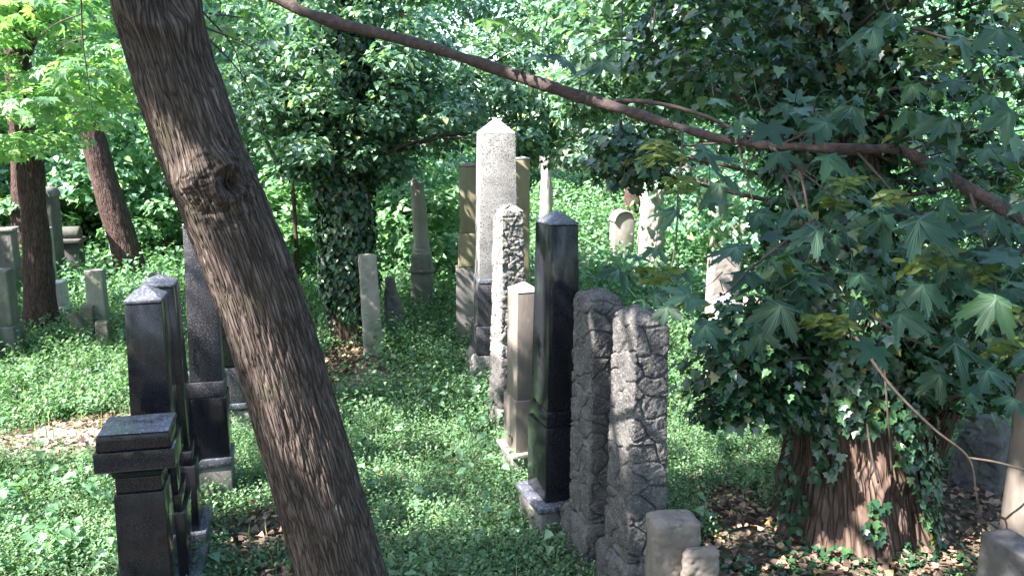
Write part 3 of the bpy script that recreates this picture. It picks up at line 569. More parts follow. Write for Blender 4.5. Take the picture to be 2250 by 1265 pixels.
# ------------------------------------------------------------------ the leaning maple in front
base = P(832, 1506, 4.0); base[2] = float(gz(base[0], base[1])) - .1
mt = empty('leaning_maple', base, 0, label='thick leaning maple trunk with a large knot, crossing in front of the left row', cat='tree')
O = np.array(mt.location)
tp = [(862, 1600), (815, 1450), (752, 1265), (708, 1110), (655, 930), (598, 745), (533, 555), (462, 380), (405, 220), (365, 90), (333, -40), (300, -200)]
th_ = [150, 125, 106, 103, 101, 99, 99, 97, 93, 90, 92, 84]
pth = [P(x, y, 4.0 + .0) for x, y in tp]; rad = [v / FPX * 4.0 * .97 for v in th_]
pth[0][2] = O[2] - .1
top = pth[-1]; ext = [top + np.array([-.25, .05, .8]), top + np.array([-.6, .2, 2.0]), top + np.array([-1.0, .1, 3.4]), top + np.array([-1.3, .0, 5.0])]
pth += ext; rad += [.15, .12, .09, .04]
knot = P(497, 398, 3.83)
def mdisp(Q, th, s, nd, r):
    d = barkdisp(.0065, 60, 5, 3, .02, .4)(Q, th, s, nd, r)
    kd = np.linalg.norm((Q - knot) * [1, .8, .8], axis=1); d = d * (1 - .7 * np.exp(-(kd / .12) ** 2))
    hc = P(503, 404, 3.83); kh = np.linalg.norm((Q - hc) * [1, .8, .75], axis=1)
    b = .05 * np.exp(-(np.linalg.norm((Q - P(450, 396, 3.84)) * [1, .8, .9], axis=1) / .10) ** 2) + .045 * np.exp(-(np.linalg.norm((Q - P(478, 350, 3.84)) * [1, .8, 1.6], axis=1) / .07) ** 2)
    ring = .034 * np.exp(-((kh - .056) / .018) ** 2) * (1 + .6 * vn(Q * 30, 4)) + (.024 * fbm(Q * [22, 22, 34], 4, 8) - .012 * np.clip(1 - np.abs(vn(Q * 26 + 3, 9)) * 5, 0, 1)) * np.exp(-(kd / .17) ** 4)
    hole = -.085 * np.exp(-(np.linalg.norm(Q - P(502, 402, 3.83), axis=1) / .03) ** 2)
    k2 = np.linalg.norm(Q - P(420, 400, 3.85), axis=1); b2 = .022 * np.exp(-(k2 / .07) ** 2)
    k3 = np.linalg.norm(Q - P(355, -10, 3.85), axis=1); b3 = -.09 * np.exp(-(k3 / .08) ** 2) + .03 * np.exp(-((k3 - .14) / .05) ** 2)
    root = np.clip((O[2] + .35 - Q[:, 2]) / .4, 0, 1) * .05 * (1 + np.sin(th * 4 + 1))
    return d + b + ring + hole + b2 + b3 + root
V, F = tube(pth, rad, 380, 80, mdisp); mk('trunk', V - O, F, M['bark'], mt, True)
# the long branch across the picture
br = [(330, -150, 4.0), (450, -75, 3.85), (600, -8, 3.7), (700, 38, 3.6), (950, 105, 3.3), (1150, 172, 3.05), (1250, 205, 2.95), (1320, 226, 2.85), (1480, 276, 2.65), (1600, 308, 2.5), (1700, 321, 2.4), (1880, 328, 2.25), (1990, 335, 2.15), (2130, 415, 2.05), (2260, 488, 1.95), (2420, 560, 1.85)]
brr = [v * .88 for v in [.05, .034, .027, .0255, .022, .021, .022, .0195, .0165, .0155, .0145, .0135, .013, .0145, .0145, .012]]
V, F = tube([P(*b) for b in br], brr, 20, 26, lambda Q, th, s, nd, r: .003 * fbm(Q * [60, 60, 60], 3, 2) + .005 * vn(Q * 11, 5) + .004 * np.clip(np.sin(s * 23 + 2 * np.sin(s * 5)) - .9, 0, 1) * 10 * .3 + .006 * np.clip(vn(Q * 7, 15) - .55, 0, 1) * 2); brn = mk('branch', V - O, F, M['branch'], mt, True)
tw = Acc()
_g = np.random.default_rng(44); _b = catmull(np.array([P(*b) for b in br]), 12)
for _k in range(26):
    _i = int(_g.integers(26, len(_b) - 8)); _d = np.array([_g.normal() * .6 + .5, _g.normal() * .6, _g.normal() * .8]); _d /= np.linalg.norm(_d); _l = _g.uniform(.02, .16)
    V, F = tube([_b[_i] - O, _b[_i] + _d * _l * .5 - O, _b[_i] + _d * _l + [0, 0, _g.normal() * .02] - O], [.005, .003, .0012], 7, 3); mk('side_shoot', V, F, M['branch'], brn, True)
def twig(pts, r0, r1=.0012, acc=tw, sub=5):
    p = [P(*q) if len(q) == 3 else q for q in pts]; V, F = tube(p, np.linspace(r0, r1, len(p)), 8, sub); mk('twig' if acc is tw else 'hanging_twig', V - O, F, M['twig'], brn if acc is tw else mt, True)
twig([(1292, 222, 2.87), (1420, 224, 2.85), (1540, 252, 2.8), (1640, 298, 2.75), (1700, 318, 2.7)], .008, .004)
for q in [[(1690, 322, 2.4), (1730, 350, 2.3), (1790, 400, 2.2), (1850, 440, 2.1)], [(1880, 330, 2.25), (1960, 420, 2.1), (2040, 520, 1.95), (2080, 640, 1.85)], [(1620, 312, 2.48), (1640, 380, 2.4), (1660, 470, 2.3)],
          [(1500, 284, 2.6), (1498, 340, 2.5), (1490, 420, 2.4), (1486, 520, 2.25), (1470, 640, 2.1), (1500, 660, 2.0)], [(1700, 322, 2.4), (1760, 470, 2.1), (1790, 560, 2.0), (1850, 660, 1.9), (1920, 700, 1.8)],
          [(1990, 336, 2.15), (2080, 300, 2.1), (2160, 285, 2.0), (2250, 300, 1.9)], [(1790, 480, 2.05), (1650, 590, 1.95), (1600, 640, 1.9), (1560, 660, 1.85)], [(1850, 650, 1.9), (1990, 740, 1.8), (2090, 770, 1.75)],
          [(2130, 415, 2.05), (2170, 560, 1.9), (2200, 700, 1.8), (2230, 820, 1.7)], [(1440, 20, 2.9), (1436, 70, 2.9), (1440, 100, 2.9)], [(1400, 90, 3.0), (1330, 90, 3.0), (1240, 130, 3.05)], [(2000, 60, 2.4), (2120, 90, 2.3), (2230, 60, 2.2)]]:
    twig(q, .004)
tw2 = Acc()
for q in [[(178, -10, 4.9), (182, 90, 4.9), (196, 190, 4.95), (204, 250, 5.0)], [(180, 30, 4.9), (120, 55, 5), (70, 95, 5.1)], [(190, 85, 4.95), (150, 95, 5.1), (115, 120, 5.2)],
          [(452, 80, 4.4), (520, 150, 4.8), (560, 220, 5.0), (590, 330, 5.2)], [(450, 60, 4.4), (560, 110, 4.9), (620, 190, 5.2)], [(460, 30, 4.5), (560, 50, 5.0), (640, 130, 5.4)], [(440, 20, 4.3), (520, 120, 4.9), (540, 260, 5.4)]]:
    twig(q, .005, .0015, acc=tw2)
# maple leaves: (px, py, width px, depth)
LV = [(1360, 597, 120, 2.0), (1425, 640, 100, 2.0), (1440, 545, 90, 2.0), (1530, 640, 150, 1.9), (1490, 590, 110, 2.0), (1400, 560, 90, 2.05), (1470, 665, 110, 1.9), (1400, 655, 80, 1.95), (1540, 700, 140, 1.85), (1510, 650, 90, 1.8),
      (1520, 330, 160, 2.4), (1500, 470, 120, 2.2), (1600, 400, 150, 2.3), (1590, 290, 110, 2.45), (1650, 460, 140, 2.2), (1560, 440, 120, 2.2), (1640, 530, 180, 2.05), (1700, 560, 190, 1.95), (1620, 590, 160, 2.0),
      (1700, 330, 130, 2.3), (1800, 335, 150, 2.2), (1680, 262, 150, 2.3), (1730, 245, 130, 2.25), (1880, 240, 150, 2.2), (1830, 265, 120, 2.2), (1950, 310, 140, 2.1), (2040, 300, 160, 2.0), (2090, 260, 170, 2.0), (2000, 245, 140, 2.1),
      (2190, 270, 200, 1.9), (2215, 370, 170, 1.8), (2230, 440, 190, 1.75), (2150, 320, 140, 1.9), (2240, 250, 150, 1.8), (1900, 450, 210, 1.9), (1990, 470, 220, 1.85), (2090, 480, 200, 1.85), (1820, 500, 180, 1.95), (1960, 540, 170, 1.9), (2160, 540, 180, 1.8), (1740, 470, 150, 2.05), (1700, 640, 170, 1.9), (1760, 600, 150, 1.9),
      (1730, 655, 180, 1.85), (1860, 650, 150, 1.85), (1880, 590, 150, 1.85), (2020, 610, 170, 1.8), (2060, 750, 220, 1.7), (2140, 700, 170, 1.75), (2200, 640, 190, 1.7), (2100, 640, 170, 1.75), (2230, 560, 190, 1.7), (2240, 760, 170, 1.65), (1960, 680, 150, 1.8), (2150, 800, 150, 1.7), (2230, 870, 130, 1.65), (2070, 560, 150, 1.8), (2180, 460, 150, 1.8),
      (1940, 65, 170, 2.2), (2080, 75, 190, 2.15), (2190, 60, 170, 2.1), (1870, 80, 110, 2.3), (1050, 45, 110, 3.0), (1000, 72, 90, 3.05), (1110, 72, 100, 3.0), (1165, 70, 90, 2.95), (1085, 40, 80, 3.0), (1140, 60, 80, 3.0), (1240, 125, 120, 3.0), (1190, 118, 90, 3.0), (1330, 130, 130, 2.95), (1290, 150, 90, 2.95), (1370, 110, 100, 2.9),
      (500, 50, 110, 4.6), (560, 60, 100, 4.8), (600, 85, 90, 5.0), (480, 20, 100, 4.6), (545, 30, 90, 4.8), (640, 60, 90, 5.2), (1215, 1080, 60, 3.6), (1190, 1140, 50, 3.6), (1240, 1165, 60, 3.5), (1215, 1100, 40, 3.5)]
LV = LV[:-4]
rg = np.random.default_rng(11); C = []; S = []; NR = []; TP = []; RN = []; PT = Acc(); KC = []
for (x, y, wv, Yd) in LV:
    for k in range(3 if x > 1620 else 1):
        jx, jy = (0, 0) if k == 0 else rg.normal(size=2) * [85, 45]
        c = P(x + jx, y + jy, Yd + rg.uniform(-.1, .1) + .12 * k); s = wv / FPX * Yd * (.86 if k == 0 else .68)
        nrm = np.array([rg.normal() * .28, -.34 + rg.normal() * .25, .88]); tip = np.array([rg.normal() * .8, -.5 + rg.normal() * .5, -.5])
        C.append(c); S.append(s * .8); NR.append(nrm); TP.append(tip)
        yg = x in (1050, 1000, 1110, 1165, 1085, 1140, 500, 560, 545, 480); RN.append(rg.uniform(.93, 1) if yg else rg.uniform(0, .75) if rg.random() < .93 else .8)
        tn = tip / np.linalg.norm(tip); a = c - tn * s * .05
        PT.add(*tube([a, a - tn * s * .3 + np.array([0, 0, .02 * s]), a - tn * s * .55 + np.array([0, .0, .12 * s])], [.0012, .0011, .0014], 5, 3))
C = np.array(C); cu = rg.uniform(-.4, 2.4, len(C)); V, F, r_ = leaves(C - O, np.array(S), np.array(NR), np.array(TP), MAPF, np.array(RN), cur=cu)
vv = []; vf = []
for q in range(1, len(MAPF[0])):
    p = MAPF[0][q]
    if np.linalg.norm(p[:2] - [0, .22]) > .42 and all(np.linalg.norm(p[:2] - [0, .22]) >= np.linalg.norm(MAPF[0][z][:2] - [0, .22]) for z in (q - 1, min(q + 1, len(MAPF[0]) - 1))):
        c0 = MAPF[0][0]; dd_ = (p - c0)[:2]; nn_ = np.array([-dd_[1], dd_[0], 0]) / np.linalg.norm(dd_) * .011; k0 = len(vv); e_ = c0 + (p - c0) * .93
        vv += [c0 + nn_ + [0, 0, .006], c0 - nn_ + [0, 0, .006], e_ + [0, 0, .006]]; vf.append((k0, k0 + 1, k0 + 2))
vV, vF, vr = leaves(C - O, np.array(S), np.array(NR), np.array(TP), (np.array(vv), [np.array(vf)]), np.array(RN) * 0 + .3, cur=cu); mk('leaf_veins', vV, vF, M['veins'], brn, False, vr)
for a in PT.V: a -= O
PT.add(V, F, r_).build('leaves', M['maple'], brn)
# seed keys hanging in bunches
KP = [(1480, 335, 90, 2.3), (1440, 318, 60, 2.3), (1500, 405, 100, 2.25), (1430, 350, 60, 2.3), (1830, 715, 120, 1.8), (1795, 700, 60, 1.8), (1740, 585, 70, 2.0), (2060, 565, 130, 1.8), (2010, 585, 80, 1.8), (1860, 400, 80, 2.0), (1830, 445, 60, 2.05), (2060, 130, 120, 2.2), (2120, 110, 80, 2.2), (2030, 90, 80, 2.2), (2160, 600, 80, 1.8), (1450, 605, 100, 1.95), (2200, 760, 90, 1.7), (1520, 655, 60, 1.9), (1960, 430, 70, 1.95), (2230, 20, 90, 2.1), (2220, 690, 80, 1.7)]
C = []; S = []; NR = []; TP = []
KEY = tm([(0, -.05, 0), (.14, .08, .02), (.2, .6, .02), (0, 1, -.04), (-.12, .55, .02), (-.09, .1, .05)], [(0, 1, 2, 3), (0, 3, 4, 5)])
for (x, y, wv, Yd) in KP:
    C = []; S = []; NR = []; TP = []
    for k in range(26):
        C.append(P(x + float(np.clip(rg.normal() * .25, -.27, .27)) * wv, y + float(np.clip(rg.normal() * .17, -.14, .14)) * wv, Yd + rg.normal() * .02)); S.append(.034 * rg.uniform(.8, 1.1)); NR.append([rg.normal() * .4, -.8, .5 + rg.normal() * .3]); TP.append([rg.choice([-1, 1]), rg.normal() * .3, -.35 + rg.normal() * .2])
    V, F, r_ = leaves(np.array(C) - O, np.array(S), np.array(NR, float), np.array(TP, float), KEY); mk('seed_cluster', V, F, M['keys'], brn, False, r_)

# ------------------------------------------------------------------ unseen overhead crown, gaps cut for sun on chosen spots
def sunlit(px, py, Y, r): return (P(px, py, Y), r)
LIT = [sunlit(1080, 275, 9.2, .32), sunlit(1095, 350, 9, .3), sunlit(1110, 430, 9, .25), sunlit(1045, 500, 9, .2), sunlit(1045, 580, 9, .2), sunlit(1040, 680, 9, .12), sunlit(1095, 455, 7.9, .2), sunlit(1085, 550, 7.9, .2), sunlit(1080, 650, 7.8, .2), sunlit(1075, 740, 7.8, .2),
       sunlit(1140, 635, 6.8, .13), sunlit(1125, 700, 6.8, .1), sunlit(1190, 560, 5.7, .06), sunlit(1185, 640, 5.7, .08), sunlit(1185, 715, 5.7, .1), sunlit(1175, 800, 5.7, .07), sunlit(1270, 700, 5.2, .07), sunlit(1270, 780, 5.2, .05), sunlit(1268, 860, 5.2, .05), sunlit(1262, 960, 5.2, .07), sunlit(1270, 1080, 5.2, .05), sunlit(1365, 760, 4.7, .05), sunlit(1365, 900, 4.7, .035), sunlit(1365, 1010, 4.7, .05), sunlit(1400, 1150, 4.6, .06),
       sunlit(1500, 1230, 4, .06), sunlit(2225, 1080, 4.9, .1), sunlit(2140, 1090, 6, .12), sunlit(1250, 200, 2.95, .09), sunlit(1190, 180, 3, .07)]
LIT += [sunlit(x, y, 3.85, r * 1.25) for x, y, r in ((345, 235, .035), (375, 300, .05), (420, 345, .06), (455, 400, .08), (430, 520, .05), (470, 590, .07), (520, 660, .08), (560, 730, .09), (590, 790, .07), (635, 880, .05), (670, 940, .06), (640, 900, .04), (690, 1010, .06), (730, 1060, .04))]
LIT += [(G(*q), r) for q, r in (((1530, 850), .8), ((1560, 930), .6), ((1500, 790), .6), ((860, 840), .5), ((780, 800), .4), ((900, 900), .3), ((960, 980), .3), ((1000, 870), .4), ((860, 1060), .3), ((950, 1150), .2), ((560, 1150), .3), ((580, 960), .2), ((100, 960), .5), ((250, 900), .3), ((60, 850), .4), ((200, 800), .3), ((120, 1100), .3), ((60, 1200), .25), ((170, 1180), .2), ((1580, 1060), .25), ((1640, 1160), .15), ((1850, 1230), .15), ((2100, 1200), .3), ((1700, 1210), .3), ((1640, 1180), .2), ((1960, 1240), .25))]
LIT += [(G(1320, 470), 2.6), (G(1250, 560), 1.5), (G(1500, 560), 1.5), (P(100, 260, 8.5), 1.2), (P(-50, 200, 8.5), 1.0), (P(250, 330, 9), .6), (G(900, 650), 1.0), (G(650, 640), 1.0), (G(350, 640), 1.0), (P(1590, 700, 9.3), .5), (P(200, 480, 16), 1.4), (P(350, 500, 15), 1.2), (P(150, 560, 13), .8), (P(450, 250, 18), 1.5), (P(680, 120, 12), 1.2), (P(950, 150, 14), 1.5), (P(640, 480, 15), .9), (P(880, 420, 16), 1.0), (P(1250, 150, 13), 1.2), (P(1600, 440, 13), .8), (P(1435, 480, 15.5), .9)]
def hits(Q, ext=.05):  # marks leaves standing between a chosen sunny spot and the sun
    k = np.zeros(len(Q), bool)
    for p, r in LIT:
        d = Q - p; a = d @ SUNV; pr = d - a[:, None] * SUNV; k |= (np.linalg.norm(pr, axis=1) < r + ext) & (a > 1.2)
    return k
rg = np.random.default_rng(5)
CC = rg.uniform([-10.5, -5.5, 5.8], [3.5, 11, 9.5], (400, 3))
CC = CC[((CC[:, 0] + 3.5) / 7.5) ** 2 + ((CC[:, 1] - 1.0) / 6.5) ** 2 < 1]
# unseen clumps added for shade on the left row, big ivy trunk and maple
extra = []
for (px, py, Yd, n, sp) in ((350, 800, 4.9, 12, .5), (430, 800, 6.2, 8, .4), (300, 1100, 4.4, 8, .5), (450, 90, 4, 8, .35), (1800, 1050, 5.2, 16, .9), (1800, 700, 5, 20, 1.0), (1900, 350, 5.2, 14, 1.2), (1620, 800, 5.1, 6, .3), (1900, 500, 1.9, 8, .6), (2100, 650, 1.8, 5, .5), (1600, 500, 2.1, 5, .4), (1400, 900, 4.8, 7, .35), (1240, 700, 5.6, 6, .3), (1130, 800, 6.8, 4, .2), (640, 500, 4.0, 10, .2), (400, 150, 4.0, 10, .2), (520, 350, 4.0, 8, .15), (600, 600, 4.0, 8, .15), (700, 800, 4.0, 9, .15), (760, 1000, 4.0, 9, .15), (780, 1200, 4.0, 10, .2), (640, 1150, 3.9, 8, .12), (330, 150, 3.9, 6, .12), (480, 480, 3.9, 5, .1), (560, 850, 3.9, 6, .1), (500, 640, 3.9, 4, .08), (600, 1000, 3.9, 6, .1), (640, 780, 3.9, 5, .1), (560, 600, 3.9, 5, .1), (1400, 750, 4.6, 8, .2), (1420, 1100, 4.6, 8, .2), (1300, 1000, 5.0, 6, .15), (1500, 1200, 4.0, 5, .15), (2200, 1000, 4.9, 6, .3), (1900, 400, 2.2, 14, .7), (2150, 950, 6, 16, .4), (1120, 650, 7.8, 3, .15)):
    for k in range(n):
        p = P(px, py, Yd) + rg.normal(size=3) * sp; h = rg.uniform(5.8, 8.8); extra.append(p + SUNV * (h - p[2]) / SUNV[2])
CC = np.concatenate([CC, np.array(extra)])
Q, nr, tpv = clumps(CC, rg.uniform(.35, .75, len(CC)), 62, rng=rg, squash=.45, up=1.3)
ok = ~hits(Q) & (Q[:, 2] > 4.6 + .18 * np.maximum(Q[:, 1], 0)); Q, nr, tpv = Q[ok], nr[ok], tpv[ok]
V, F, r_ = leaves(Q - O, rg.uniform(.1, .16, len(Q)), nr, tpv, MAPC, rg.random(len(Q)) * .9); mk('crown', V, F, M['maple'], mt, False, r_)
lb = Acc()
for k in range(16):
    a = pth[12 + k % 4]; b = CC[rg.integers(0, len(CC) - len(extra))]; m = (a + b) / 2 + [0, 0, .4]; lb.add(*tube([a - O, m - O, b - O], [.05, .035, .012], 8, 6))
lb.build('limbs', M['bark'], mt, True)
# ------------------------------------------------------------------ trees behind
def trunk(name, pts, rad, mat, label, seed, nseg=70, amp=.01, extra=None, fr=14, sub=14, cat='tree'):
    pts = [np.array(p, float) for p in pts]; b = pts[0].copy(); b[2] = float(gz(b[0], b[1])) - .05; pts[0] = b.copy(); pts[0][2] -= .1
    t = empty(name, b, 0, label=label, cat=cat)
    V, F = tube(pts, rad, nseg, sub, barkdisp(amp, fr, 2.5, seed, .03)); mk('trunk', V - b, F, M[mat], t, True); return t, b
def crown(t, b, CC, rr, n, mat, size, tmpl, rng, name='crown', up=.7, squash=.6, cull=True):
    Q, nr, tp_ = clumps(np.array(CC), rr, n, rng=rng, up=up, squash=squash)
    if cull: k = ~hits(Q, .02); Q, nr, tp_ = Q[k], nr[k], tp_[k]
    k = np.linalg.norm(Q - [0, 0, CAMH], axis=1) > 2.5; Q, nr, tp_ = Q[k], nr[k], tp_[k]
    V, F, r_ = leaves(Q - b, rng.uniform(size[0], size[1], len(Q)), nr, tp_, tmpl, rng=rng); return mk(name, V, F, M[mat], t, False, r_)
rg = np.random.default_rng(21)
# brown trunk with sunlit maple foliage, left
Yt = 11.5; t, b = trunk('straight_maple', [P(92, 740, Yt), P(88, 660, Yt), P(78, 500, Yt), P(68, 380, Yt), P(60, 250, Yt), P(40, 100, Yt + .3), P(20, -80, Yt + .5), P(0, -400, Yt + 1)], [.26, .2, .17, .165, .15, .12, .1, .05], 'bark2', 'upright reddish brown trunk under bright maple leaves at left', 31)
CC = []
for k in range(150):
    x = rg.uniform(-350, 300); y = rg.uniform(-250, 330 + (40 if x < 120 else -60)); y = min(y, 330 - max(0, x - 60) * .4); CC.append(P(x, y, rg.uniform(6.8, 11.5)))
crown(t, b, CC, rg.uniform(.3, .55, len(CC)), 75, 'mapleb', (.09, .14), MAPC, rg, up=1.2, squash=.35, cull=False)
lb = Acc()
for k in range(12): lb.add(*tube([np.array(P(50, 150 - k * 12, Yt)) - b, (np.array(P(50, 150, Yt)) + CC[k]) / 2 - b + [0, 0, .3], CC[k] - b], [.05, .03, .008], 7, 5))
lb.build('limbs', M['bark2'], t, True)
Yt = 15; t, b = trunk('slanting_tree', [P(290, 590, Yt), P(275, 540, Yt), P(245, 450, Yt), P(212, 330, Yt), P(185, 240, Yt), P(150, 60, Yt), P(110, -200, Yt)], [.3, .24, .23, .2, .17, .14, .1], 'bark2', 'brown trunk slanting to the left behind the clearing', 33)
CC = [P(rg.uniform(-100, 520), rg.uniform(-350, 200), rg.uniform(13, 17)) for k in range(90)]
crown(t, b, CC, rg.uniform(.5, .9, len(CC)), 150, 'wood', (.1, .15), IVY, rg)
for nm, px0, py0, px1, py1, Yd, r0, lb_ in (('thin_tree', 195, 480, 180, -100, 19, .12, 'thin dark trunk standing behind the slanting tree'), ('thin_tree', 35, 400, 20, -150, 16, .2, 'dark trunk high in the top left corner'), ('dead_snag', 1188, 470, 1200, 340, 17, .13, 'pale dead snag right of the white obelisk'), ('thin_tree', 640, 560, 642, 380, 14, .035, 'thin sapling stem left of the ivy covered trunk'),
                                 ('thin_tree', 715, 520, 712, -60, 20, .14, 'slender trunk deep in the wood behind the ivy tree'), ('thin_tree', 1390, 420, 1400, -60, 22, .2, 'dark straight trunk far back above the sunny nettles'), ('thin_tree', 1545, 420, 1530, -60, 20, .15, 'thin trunk far back behind the maple leaves'), ('thin_tree', 1620, 400, 1640, -60, 18, .13, 'slim brown trunk behind the left ivy edge'),
                                 ('thin_tree', 895, 470, 880, -60, 24, .16, 'slim trunk in shade behind the broken column'), ('thin_tree', 1340, 420, 1310, -60, 26, .14, 'thin trunk at the far wood edge')):
    a = P(px0, py0, Yd); a[2] = float(gz(a[0], Yd)); m = P((px0 + px1) / 2 + 6, (py0 + py1) / 2, Yd); e = P(px1, py1, Yd)
    trunk(nm, [a, (a + m) / 2 + [.05, 0, 0], m, e], [r0 * 1.3, r0, r0 * .9, r0 * .7], 'sand' if nm == 'dead_snag' else 'bark2', lb_, int(px0), 30, .012, sub=10)

# ivy clad tree, centre left
Yt = 11.0; bp_ = [P(770, 790, Yt), P(772, 740, Yt), P(768, 640, Yt), P(762, 500, Yt), P(755, 350, Yt), P(750, 150, Yt), P(748, -100, Yt), P(748, -350, Yt)]
t, b = trunk('ivy_clad_tree', bp_, [.36, .25, .24, .24, .23, .2, .17, .12], 'ivybark', 'ivy covered trunk with drooping green sprays, centre left', 41, amp=.018)
t2 = trunk_extra = tube([P(742, 775, Yt - .1) - b, P(738, 700, Yt - .05) - b, P(740, 600, Yt) - b, P(752, 480, Yt) - b], [.13, .1, .09, .07], 24, 8, barkdisp(.01, 14, 2, 9)); mk('root_stem', *t2, M['ivybark'], t, True)
axis = catmull(np.array(bp_), 20)
def sleeve(axis, z0, z1, rfun, n, rng, size, lump=.5):
    z = rng.uniform(z0, z1, n); c = np.column_stack([np.interp(z, axis[:, 2], axis[:, 0]), np.interp(z, axis[:, 2], axis[:, 1]), z]); a = rng.uniform(0, 2 * np.pi, n)
    r0 = rfun(z); nz = fbm(np.column_stack([np.cos(a) * 1.6, np.sin(a) * 1.6, z * 2.2]), 3, 77); r = r0 * (1 + lump * nz) - rng.random(n) ** 2 * .12
    d = np.column_stack([np.cos(a), np.sin(a), 0 * a]); Q = c + d * r[:, None]
    nrm = d + [0, 0, .35] + rng.normal(size=Q.shape) * .35; tip = d * .3 + [0, 0, -1] + rng.normal(size=Q.shape) * .35
    return Q, nrm, tip, rng.uniform(size[0], size[1], n)
Q, nr, tp_, s = sleeve(axis, zz(715, Yt), zz(-150, Yt), lambda z: np.interp(z, [zz(715, Yt), zz(640, Yt), zz(500, Yt), zz(380, Yt), 4.5], [.22, .36, .40, .36, .5]), 9000, rg, (.06, .1))
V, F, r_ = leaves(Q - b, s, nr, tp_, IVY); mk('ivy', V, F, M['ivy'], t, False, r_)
CC = []
for k in range(330):
    x = rg.normal(740, 190); y = rg.uniform(-260, 400); 
    if y > 330 and abs(x - 760) > 120: y -= 120
    if abs(x - 760) < 60 and y > 250: continue
    CC.append(P(x, y, Yt + rg.normal() * .9 + (abs(x - 750) / 260)))
for k in range(60): CC.append(P(rg.uniform(640, 900), rg.uniform(250, 400), Yt + rg.uniform(-.5, .9)))
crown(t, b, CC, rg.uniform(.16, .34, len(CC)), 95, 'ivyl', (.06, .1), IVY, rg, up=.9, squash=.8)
lb = Acc()
for k in range(40):
    c = CC[rg.integers(0, len(CC))]; a = axis[np.argmin(abs(axis[:, 2] - (c[2] - .5)))]; lb.add(*tube([a - b, (a + c) / 2 - b + [0, 0, .2], c - b], [.035, .02, .006], 6, 5))
lb.build('limbs', M['twig'], t, True)

# big ivy tree on the right
Yt = 5.6; root = G(1850, 1195); Yt = 5.75
bp_ = [P(1862, 1230, Yt), P(1862, 1120, Yt), P(1858, 980, Yt), P(1850, 850, Yt), P(1840, 600, Yt), P(1830, 350, Yt), P(1815, 100, Yt), P(1810, -200, Yt), P(1810, -600, Yt)]
b = np.array([bp_[0][0], Yt, -.05]); bt = empty('big_ivy_tree', b, 0, label='massive furrowed trunk smothered in ivy on the right', cat='tree')
def bigd(Q, th, s, nd, r):
    k = np.clip((1.25 - Q[:, 2]) / 1.2, 0, 1)
    but = (.5 - np.abs(vn(np.column_stack([np.cos(th) * 2.6, np.sin(th) * 2.6, Q[:, 2] * .9 + .25 * vn(Q * 5, 3)]), 61)) * 1.7) * .11 * (k + .3) + (.4 - np.abs(vn(np.column_stack([np.cos(th) * 6.5, np.sin(th) * 6.5, Q[:, 2] * 1.6]), 62))) * .05 + k ** 4 * .09
    return but + barkdisp(.012, 26, 1.8, 51, .05, 1.5)(Q, th, s, nd, r)
V, F = tube(bp_, [.47, .43, .385, .34, .30, .25, .22, .2, .15], 360, 50, bigd); mk('trunk', V - b, F, M['ivybark'], bt, True)
V, F = tube([P(2010, 1215, 5.6) - b, P(2000, 1120, 5.65) - b, P(2010, 1020, 5.75) - b, P(1960, 900, 5.85) - b, P(1900, 780, 5.9) - b], [.12, .09, .1, .12, .14], 60, 14, barkdisp(.012, 14, 2, 52)); mk('stem', V, F, M['ivybark'], bt, True)
V, F = tube([P(2085, 900, 5.9) - b, P(2050, 980, 5.9) - b, P(2000, 1100, 5.8) - b, P(1960, 1180, 5.7) - b], [.09, .1, .09, .1], 50, 12, barkdisp(.012, 14, 2, 53)); mk('stem', V, F, M['ivybark'], bt, True)
axis = catmull(np.array(bp_), 20)
Q, nr, tp_, s = sleeve(axis, zz(900, Yt), zz(-150, Yt), lambda z: np.interp(z, [zz(930, Yt), zz(850, Yt), zz(600, Yt), 3.2], [.44, .5, .46, .4]), 7500, rg, (.055, .095), .35)
keep = (rg.random(len(Q)) < .8) & ((vn(Q * 2.2, 91) > -.25) | (Q[:, 2] < 2.2))
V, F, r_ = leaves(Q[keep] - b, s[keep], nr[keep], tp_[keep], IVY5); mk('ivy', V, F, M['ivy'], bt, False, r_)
# looser ivy climbing low on the bark and creeping at the foot
n = 1100; a = rg.uniform(-3.0, -.2, n); z = rg.uniform(0, 1.2, n); r = np.interp(z, [0, 1.2], [.58, .45]); k = vn(np.column_stack([a * 3, z * 3, z * 0]), 5) > .12; d = np.column_stack([np.cos(a), np.sin(a), 0 * a])
Q = np.column_stack([b[0] + np.cos(a) * r, b[1] + np.sin(a) * r, z])[k]; d = d[k]
V, F, r_ = leaves(Q - b, rg.uniform(.04, .08, len(Q)), d + [0, 0, .4] + rg.normal(size=Q.shape) * .3, [0, 0, -1] + rg.normal(size=Q.shape) * .4, IVY5); mk('ivy', V, F, M['ivy'], bt, False, r_)
CC = []
for k in range(330):
    x = rg.uniform(1380, 2420); y = rg.uniform(-200, 960)
    lim = np.interp(x, [1380, 1480, 1560, 1640, 1700, 1760, 2000, 2080, 2150, 2300], [290, 330, 260, 560, 830, 880, 900, 870, 840, 810])
    if y > lim or (x < 1560 and y > 200): continue
    if 1480 < x < 1700 and 350 < y < 700 and rg.random() < .8: continue
    CC.append(P(x, y, rg.uniform(4.7, 6.6)))
for k in range(70): CC.append(P(rg.uniform(1560, 1760), rg.uniform(700, 920) , rg.uniform(4.9, 5.6)))
for k in range(70): CC.append(P(rg.uniform(1960, 2250), rg.uniform(600, 900) , rg.uniform(5.0, 6.3)))
for k in range(14): CC.append(P(rg.uniform(1340, 1480), rg.uniform(300, 400) , rg.uniform(5.5, 6.3)))
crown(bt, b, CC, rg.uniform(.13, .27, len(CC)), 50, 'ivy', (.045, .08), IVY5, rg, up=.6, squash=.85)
lb = Acc()
